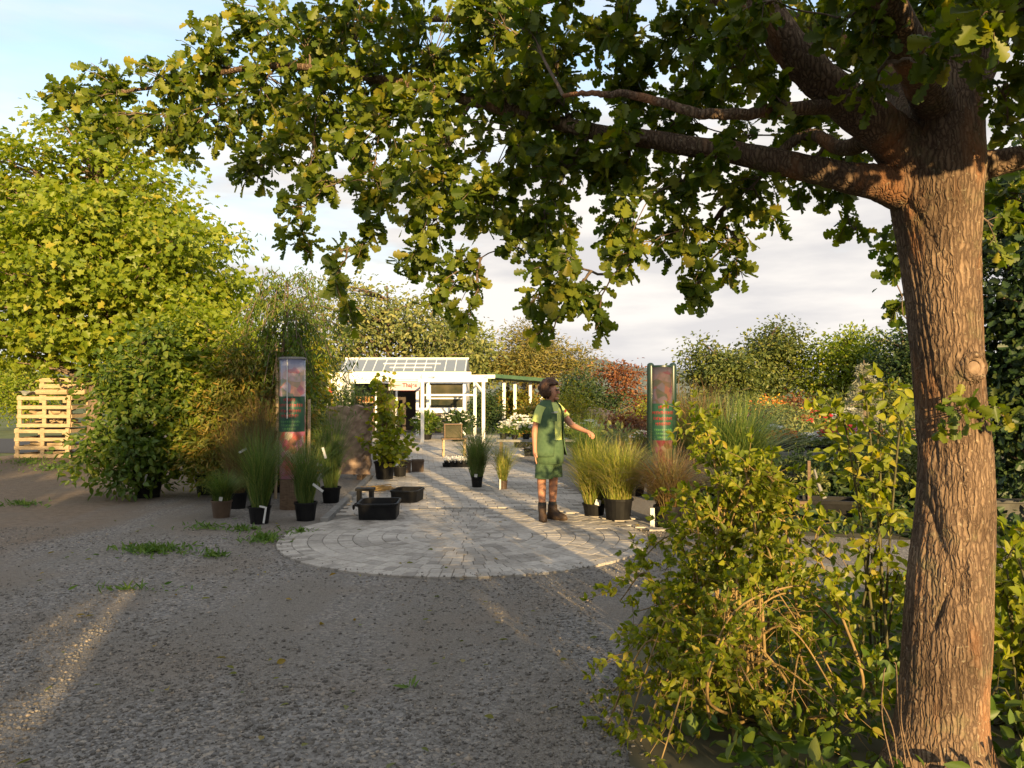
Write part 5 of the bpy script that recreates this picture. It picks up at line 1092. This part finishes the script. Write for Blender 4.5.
cane_bush('leafy bush at the right edge behind the base of the oak', (2.35, 3.75, 0), cs, .07, M_rose, 80, side=.17, stick=M_stem, name='elder_bush', step=.055)
cs = []
for (px, py) in [(880, 670), (893, 662), (884, 700), (900, 690)]:
    e = P(px, py, 3.1); s0 = P(px + 12, 770, 3.15); cs.append([s0, (s0 + e) / 2 + np.array((r2.uniform(-.05, .02), 0, .02)), e + np.array((r2.uniform(-.01, .02), 0, -.02)), e + np.array((r2.uniform(-.03, .03), 0, r2.uniform(-.05, .03)))])
b = MB()
for c in cs: b.tube(spline(c, 14), np.linspace(.0042, .0016, 14), 5)
tag(b.build('dry_sprout', M_brownwood), 'thin dry shoots standing at the left foot of the oak trunk', 'dry shoots')

n_ = 5200; x_ = rng.uniform(.75, 4.6, n_); y_ = rng.uniform(2.7, 6.1, n_); k_ = (y_ < 6.2 - .12 * np.abs(x_ - 1.7)) & (x_ > .7 + .25 * np.abs(y_ - 3.8)) & ((x_ - 1.78) ** 2 + (y_ - 3.3) ** 2 > .07)
q_ = np.stack([x_, y_, rng.uniform(.01, 1, n_) ** 1.6 * .24], 1)[k_]; q_ = q_[open_to_sun(q_)]; d_ = rng.normal(size=q_.shape) + np.array((0, 0, .5))
tag(leaves('undergrowth', q_, d_, rng.uniform(.05, .11, len(q_)), OVATE, M_shrub), 'low dark leafy undergrowth around the foot of the oak', 'undergrowth', kind='stuff')

# ------------------------------------------------------------------ the big oak
def noise3(p, seed=0):
    r_ = np.random.default_rng(seed); out = np.zeros(len(p)); 
    for k in range(14):
        f = r_.normal(size=3) * (2.0 + k * 0.9); out += np.sin(p @ f + r_.uniform(0, 6.28)) / (1 + .25 * k)
    return out / 5
def oak():
    global rng
    rng = np.random.default_rng(2024)
    D0 = 3.3; root = thing('oak_tree', 'large oak with thick furrowed trunk and spreading canopy over the yard, foreground right', 'tree', (1.78, D0, 0)); O = np.array((1.78, D0, 0))
    prof = [(60, 948, 60), (120, 944, 84), (165, 938, 100), (200, 935, 98), (250, 939.5, 87), (300, 944.5, 81), (350, 948, 77), (400, 950.5, 75), (455, 955, 77), (510, 953, 83), (560, 949.5, 89), (640, 945, 96), (700, 941, 97), (768, 936, 104), (790, 934, 125)]
    pr_ = prof[::-1]; zz = np.array([EYE + (HZ - a) / F * D0 for a, _, _ in pr_]); xx = np.array([(b - 512) / F * D0 for _, b, _ in pr_]); rr = np.array([c / 2 / F * D0 for _, _, c in pr_])
    nz, na = 330, 150; Z = np.linspace(-.05, zz[-1], nz); A = np.linspace(0, 2 * PI, na, endpoint=False)
    X = np.interp(Z, zz, xx); R = np.interp(Z, zz, rr)
    for _ in range(12): R[1:-1] = (R[:-2] + R[1:-1] * 2 + R[2:]) / 4; X[1:-1] = (X[:-2] + X[1:-1] * 2 + X[2:]) / 4
    zg, ag = np.meshgrid(Z, A, indexing='ij'); P0 = np.stack([np.cos(ag), np.sin(ag), zg * .25], -1).reshape(-1, 3)
    tw = ag + zg * .25
    ridg = np.abs(np.sin(tw * 19 + 1.6 * noise3(np.stack([np.cos(ag) * 2, np.sin(ag) * 2, zg * 1.6], -1).reshape(-1, 3), 1).reshape(zg.shape) * 2)) ** .6
    fine = noise3(np.stack([np.cos(tw) * 9, np.sin(tw) * 9, zg * 9], -1).reshape(-1, 3), 2).reshape(zg.shape)
    big = noise3(np.stack([np.cos(tw) * .7, np.sin(tw) * .7, zg * .7], -1).reshape(-1, 3), 3).reshape(zg.shape)
    disp = .006 * ridg + .003 * fine + .012 * big
    disp += .05 * np.exp(-(zg / .16) ** 2) * (1 + .8 * np.sin(ag * 4 + 1))             # root flare
    def bump(px, py, s, amp, ring=False):
        z0 = EYE + (HZ - py) / F * D0; x0 = (px - 512) / F * D0; Xc = np.interp(z0, Z, X); Rc = np.interp(z0, Z, R); sx = np.clip((x0 - Xc) / Rc, -.95, .95)
        va = math.atan2(-D0, -Xc); a0 = va + math.asin(sx); da = (ag - a0 + PI) % (2 * PI) - PI; dd = np.sqrt((da * Rc) ** 2 + (zg - z0) ** 2)
        return amp * (np.exp(-((dd - s) / (s * .38)) ** 2) - .6 * np.exp(-(dd / (s * .6)) ** 2)) if ring else amp * np.exp(-(dd / s) ** 2)
    disp += bump(973, 368, .045, .03, True) + bump(980, 530, .05, -.015) + bump(963, 470, .06, .01)
    for t_ in np.linspace(0, 1, 14): disp += bump(893 + 58 * t_, 195 + 80 * t_ ** 1.4, .012, -.012)
    for t_ in np.linspace(0, 1, 24): disp += bump(935 + 30 * math.sin(t_ * 2.2), 380 + 200 * t_, .016, -.009)
    for t_ in np.linspace(0, 1, 20): disp += bump(965 + 12 * t_, 470 + 230 * t_, .022, .008)
    for t_ in np.linspace(0, 1, 34):
        cx_, cy_ = 893 + 66 * t_ ** .9, 430 + 160 * t_; disp += bump(cx_, cy_, .016, -.009) + bump(cx_ + 14, cy_ - 12, .03, .0045)
    for t_ in np.linspace(0, 1, 26): disp += bump(950 - 18 * t_, 575 + 45 * t_, .012, -.006)
    Rg = R[:, None] * .93 + disp - .021
    yc = 0
    Vt = np.stack([X[:, None] + Rg * np.cos(ag), D0 + Rg * np.sin(ag), zg], -1).reshape(-1, 3) - O
    Fc = np.arange((nz - 1) * na).reshape(nz - 1, na); i0 = Fc; i1 = np.roll(Fc, -1, 1); q = np.stack([i0, i1, i1 + na, i0 + na], -1).reshape(-1, 4)
    raw_obj('trunk', Vt, q.ravel(), np.full(len(q), 4), M_bark, root, smooth=True)
    ku = np.array(((973 - 512) / F, 1.0)); kz = EYE + (HZ - 368) / F * D0; kc = np.array((np.interp(kz, Z, X), D0)); kr = np.interp(kz, Z, R) * .93 - .006
    ka, kb_, kc_ = ku @ ku, -2 * ku @ kc, kc @ kc - kr ** 2; kt = (-kb_ - math.sqrt(max(0, kb_ ** 2 - 4 * ka * kc_))) / (2 * ka); kp = ku * kt; kn = unit(kp - kc); kz = EYE + (HZ - 368) / F * kt
    kb = MB(); A_ = np.linspace(0, 2 * PI, 25)
    kb.tube([(.036 * math.cos(a) * (1 + .08 * math.sin(3 * a)), .0, .044 * math.sin(a)) for a in A_], .0125, 8, cap=False, jit=.12); kb.lathe([(.03, -.004), (.026, .004), (.006, .002)], (0, 0, 0), 12)
    Vk = np.concatenate(kb.V); nk_ = 25 * 8; Vk[nk_:] = np.stack([Vk[nk_:, 0], -Vk[nk_:, 2] - .004, Vk[nk_:, 1]], 1); kb.V = [Vk]
    ko = kb.build('knot', rough_mat('knot_wood', (.16, .11, .075), (.29, .2, .135), 40, .9, .5), root, smooth=True); ko.location = Vector(np.array((kp[0], kp[1], kz)) - O); ko.rotation_euler = (0, 0, math.atan2(kn[0], -kn[1]))
    limbs = [
        [(915, 190, 3.3, .10), (880, 183, 3.28, .074), (840, 177, 3.28, .060), (790, 166, 3.33, .054), (730, 152, 3.45, .048), (660, 142, 3.6, .042), (580, 128, 3.8, .037), (500, 112, 4.0, .031), (400, 88, 4.3, .025), (280, 72, 4.6, .018), (160, 95, 4.9, .011), (75, 108, 5.05, .005)],
        [(930, 185, 3.3, .13), (895, 140, 3.27, .10), (860, 112, 3.22, .085), (815, 72, 3.18, .075), (770, 15, 3.15, .066), (730, -60, 3.2, .05), (640, -130, 3.3, .04), (500, -160, 3.6, .03), (380, -120, 4.0, .02)],
        [(850, 105, 3.22, .035), (790, 110, 3.1, .026), (740, 117, 3.05, .022), (690, 115, 3.05, .019), (640, 100, 3.1, .016), (600, 97, 3.15, .012), (560, 100, 3.2, .008)],
        [(938, 170, 3.32, .16), (946, 100, 3.32, .125), (952, 20, 3.32, .11), (962, -120, 3.35, .09), (958, -280, 3.4, .06), (940, -420, 3.4, .03)],
        [(955, 185, 3.35, .12), (985, 165, 3.33, .062), (1025, 157, 3.28, .048), (1090, 140, 3.2, .04), (1180, 90, 3.1, .03), (1300, 20, 3.0, .02)],
        [(925, 150, 3.45, .10), (890, 70, 3.9, .06), (780, 10, 4.4, .042), (620, -15, 4.8, .032), (460, 15, 5.0, .022), (330, 15, 5.1, .012)],
        [(945, 120, 3.3, .09), (900, 20, 2.8, .06), (800, -160, 2.3, .045), (600, -350, 1.9, .03), (300, -500, 1.8, .02)],
        [(950, 110, 3.4, .09), (985, 60, 3.4, .06), (1010, 0, 3.3, .05), (1080, -160, 3.0, .035), (1150, -300, 2.6, .02)],
        [(880, 130, 3.28, .05), (845, 150, 3.5, .035), (800, 138, 3.7, .025), (740, 190, 3.7, .015), (690, 250, 3.65, .008)]]
    lp = []; lr = []
    for l in limbs:
        a = np.array([P(x, y_, d_) for x, y_, d_, _ in l]); r_ = np.array([q_[3] for q_ in l]); n_ = 10 * len(l); s = spline(a, n_); rad = np.interp(np.linspace(0, len(l) - 1, n_), np.arange(len(l)), r_)
        s = s + np.cumsum(rng.normal(0, .0022, s.shape), 0); b = MB(); b.tube(s - O, rad, 14, jit=.02); b.build('limb', M_bark, root, smooth=True); lp.append(s); lr.append(rad)
    allp = np.concatenate(lp); allr = np.concatenate(lr)
    B = [(70, 108, 26, 5.0), (105, 92, 30, 5), (125, 128, 26, 4.9), (100, 142, 14, 5), (165, 82, 34, 4.9), (165, 128, 30, 4.9), (180, 160, 14, 4.9), (215, 60, 40, 4.8), (215, 115, 38, 4.7), (262, 32, 36, 4.8), (265, 90, 44, 4.7), (268, 145, 34, 4.6), (252, 178, 20, 4.6), (310, 40, 46, 4.6), (320, 100, 48, 4.5), (308, 155, 34, 4.5), (303, 215, 26, 4.4), (298, 252, 16, 4.4), (325, 185, 20, 4.4),
         (362, 25, 50, 4.5), (370, 80, 52, 4.4), (375, 140, 44, 4.3), (370, 195, 34, 4.3), (362, 240, 24, 4.3), (345, 288, 18, 4.2), (352, 322, 11, 4.2), (333, 262, 16, 4.3),
         (430, 45, 52, 4.3), (430, 110, 52, 4.2), (435, 170, 48, 4.1), (430, 222, 38, 4.1), (408, 262, 24, 4.1), (450, 275, 28, 4.0), (440, 305, 18, 4.0), (462, 328, 10, 4), (470, 295, 14, 4),
         (490, 25, 46, 4), (500, 90, 48, 4), (500, 150, 46, 3.9), (490, 205, 40, 3.9), (522, 240, 32, 3.9),
         (555, 50, 46, 3.9), (560, 115, 44, 3.8), (560, 170, 44, 3.8), (555, 222, 38, 3.8), (556, 268, 32, 3.7), (562, 305, 24, 3.7), (545, 332, 14, 3.7), (592, 300, 18, 3.7), (530, 300, 14, 3.7),
         (620, 35, 46, 3.7), (628, 90, 36, 3.9), (620, 165, 40, 3.7), (622, 215, 38, 3.6), (625, 258, 26, 3.6), (600, 330, 8, 3.7),
         (680, 40, 46, 3.6), (690, 95, 32, 3.9), (680, 185, 38, 3.6), (682, 235, 36, 3.6), (695, 272, 20, 3.6), (697, 298, 10, 3.6), (725, 245, 28, 3.6), (738, 278, 13, 3.6),
         (745, 30, 44, 3.5), (750, 90, 32, 3.8), (748, 198, 34, 3.5), (768, 225, 16, 3.5), (650, 150, 24, 4.0),
         (810, 25, 40, 3.6), (808, 130, 26, 3.8), (800, 190, 24, 3.7), (835, 212, 26, 3.8), (855, 228, 14, 3.8), (860, 60, 30, 3.6), (870, 15, 38, 3.4), (920, 20, 40, 3.0), (985, 30, 42, 2.7), (1010, 75, 34, 2.8), (1012, 115, 26, 3), (1005, 200, 20, 3.8), (890, 240, 10, 4.2), (893, 270, 8, 4.2), (895, 315, 8, 4.3), (1005, 240, 22, 4.2), (1000, 20, 34, 2.2), (835, 20, 30, 2.9), (690, 125, 24, 3.8), (735, 138, 22, 3.8), (785, 140, 22, 3.8), (850, 150, 20, 3.9), (720, 105, 22, 3.9), (820, 110, 20, 4.0), (640, 120, 24, 3.9), (700, 165, 18, 3.3), (620, 138, 16, 3.45), (780, 100, 14, 3.0), (760, 5, 34, 2.9), (935, 70, 24, 2.7), (900, 10, 34, 2.7), (720, 60, 30, 3.1), (960, 40, 24, 2.5), (520, 20, 30, 3.3), (860, 95, 18, 2.9)]
    for x in range(330, 1200, 75):
        for y_ in (-50, -130): B.append((x, y_ + rng.uniform(-20, 20), 50, rng.uniform(3.1, 4.6)))
    for x in range(640, 1300, 110): B.append((x, -230 + rng.uniform(-30, 30), 60, rng.uniform(2.8, 4.2)))
    for (px, py, d_) in [(1080, 60, 3.0), (1120, 130, 3.1), (1180, 40, 3.0), (1100, 210, 3.4), (1060, 0, 2.6), (1250, 0, 3.0), (1200, -80, 2.6)]: B.append((px, py, 50, d_))
    pos = []; dr = []; br = MB()
    blobs = [(P(a, b_, d_), r_ / F * d_) for a, b_, r_, d_ in B]
    for q_ in [(2.2, 1.9, 3.1), (2.6, 1.3, 3.2), (2.0, 1.5, 3.5), (1.5, 1.5, 3.4), (1.0, 1.6, 3.5), (.6, 1.7, 3.3), (2.4, 1.6, 3.7), (2.9, 1.7, 3.6), (3.1, 1.0, 3.5), (1.2, 1.0, 3.9), (2.3, 2.2, 3.2), (1.9, 2.0, 3.7)] + [(.7 + .2 * i, 1.65 + .1 * (i % 2), 2.92 + .03 * (i % 3)) for i in range(9)] + [(.8 + .22 * i, 1.6, 3.3 + .05 * (i % 3)) for i in range(9)]: blobs.append((np.array(q_), .27))  # leaf clumps out of view, added to shade the fork and limbs
    blobs.sort(key=lambda q_: np.min(np.linalg.norm(allp - q_[0], axis=1)))
    for (c, rw) in blobs:
        rp = min(50, rw * F / 4)
        dist = np.linalg.norm(allp - (c + np.array((.12, 0, .1))), axis=1) + allr * .6; k = np.argmin(dist); a = allp[k]
        mid = (a + c) / 2 + np.array((0, 0, .10 * np.linalg.norm(c - a))); cc = bez(a, mid, c, 9) + np.cumsum(rng.normal(0, .012, (9, 3)), 0) * np.linspace(0, 1, 9)[:, None]; br.tube(cc - O, np.linspace(min(.011, allr[k]), .0035, 9), 5, cap=False); allp = np.concatenate([allp, cc[3:]]); allr = np.concatenate([allr, np.linspace(.008, .0035, 6)])
        nt_ = max(3, int(19 * (rp / 40.0) ** 2)); 
        for _ in range(nt_):
            off = unit(rng.normal(size=3)) * rng.uniform(.3, 1.0) ** .7 * rw * np.array((1.0, 1.5, .95)); e = c + off; s_ = cc[rng.integers(4, 9)]; tw_ = bez(s_, (s_ + e) / 2 + np.array((0, 0, .04)), e, 4); br.tube(tw_ - O, [.004, .003, .0025, .0018], 3, cap=False)
            k_ = rng.integers(9, 17); ax = unit(e - s_ + np.array((0, 0, -.1)))
            for q_ in range(k_):
                u = unit(rng.normal(size=3) + ax * .6 + np.array((0, 0, -.25))); pos.append(e - ax * rng.uniform(0, .11) + u * .012); dr.append(u)
    br.build('branches', M_bark2, root, smooth=True)
    pos = np.array(pos); leaves('crown', pos - O, np.array(dr), rng.uniform(.042, .092, len(pos)), OAK, M_oakleaf, root, nrm=unit(rng.normal(size=pos.shape) * .85 + np.array((.15, -.6, .5))))
    # shoot growing from the trunk
    b = MB(); pos = []; dr = []
    for (px, py, d_) in [(955, 405, 3.05), (975, 410, 3.0), (1000, 408, 3.1), (985, 425, 3.0), (950, 420, 3.08), (965, 400, 3.05), (1008, 418, 3.1), (945, 428, 3.1)]:
        s0 = P(968, 412, 3.16); e = P(px, py, d_); b.tube(bez(s0 - O, (s0 + e) / 2 - O + np.array((0, 0, .03)), e - O, 5), .0025, 4)
        for _ in range(7): pos.append(e + rng.normal(0, .018, 3)); dr.append(unit(rng.normal(size=3) + np.array((0, -.3, -.1))))
    b.build('shoot', M_bark2, root); leaves('shoot_leaves', np.array(pos) - O, np.array(dr), rng.uniform(.04, .07, len(pos)), OAK, M_oakleaf, root)
    print('oak leaves', len(dr))
oak()
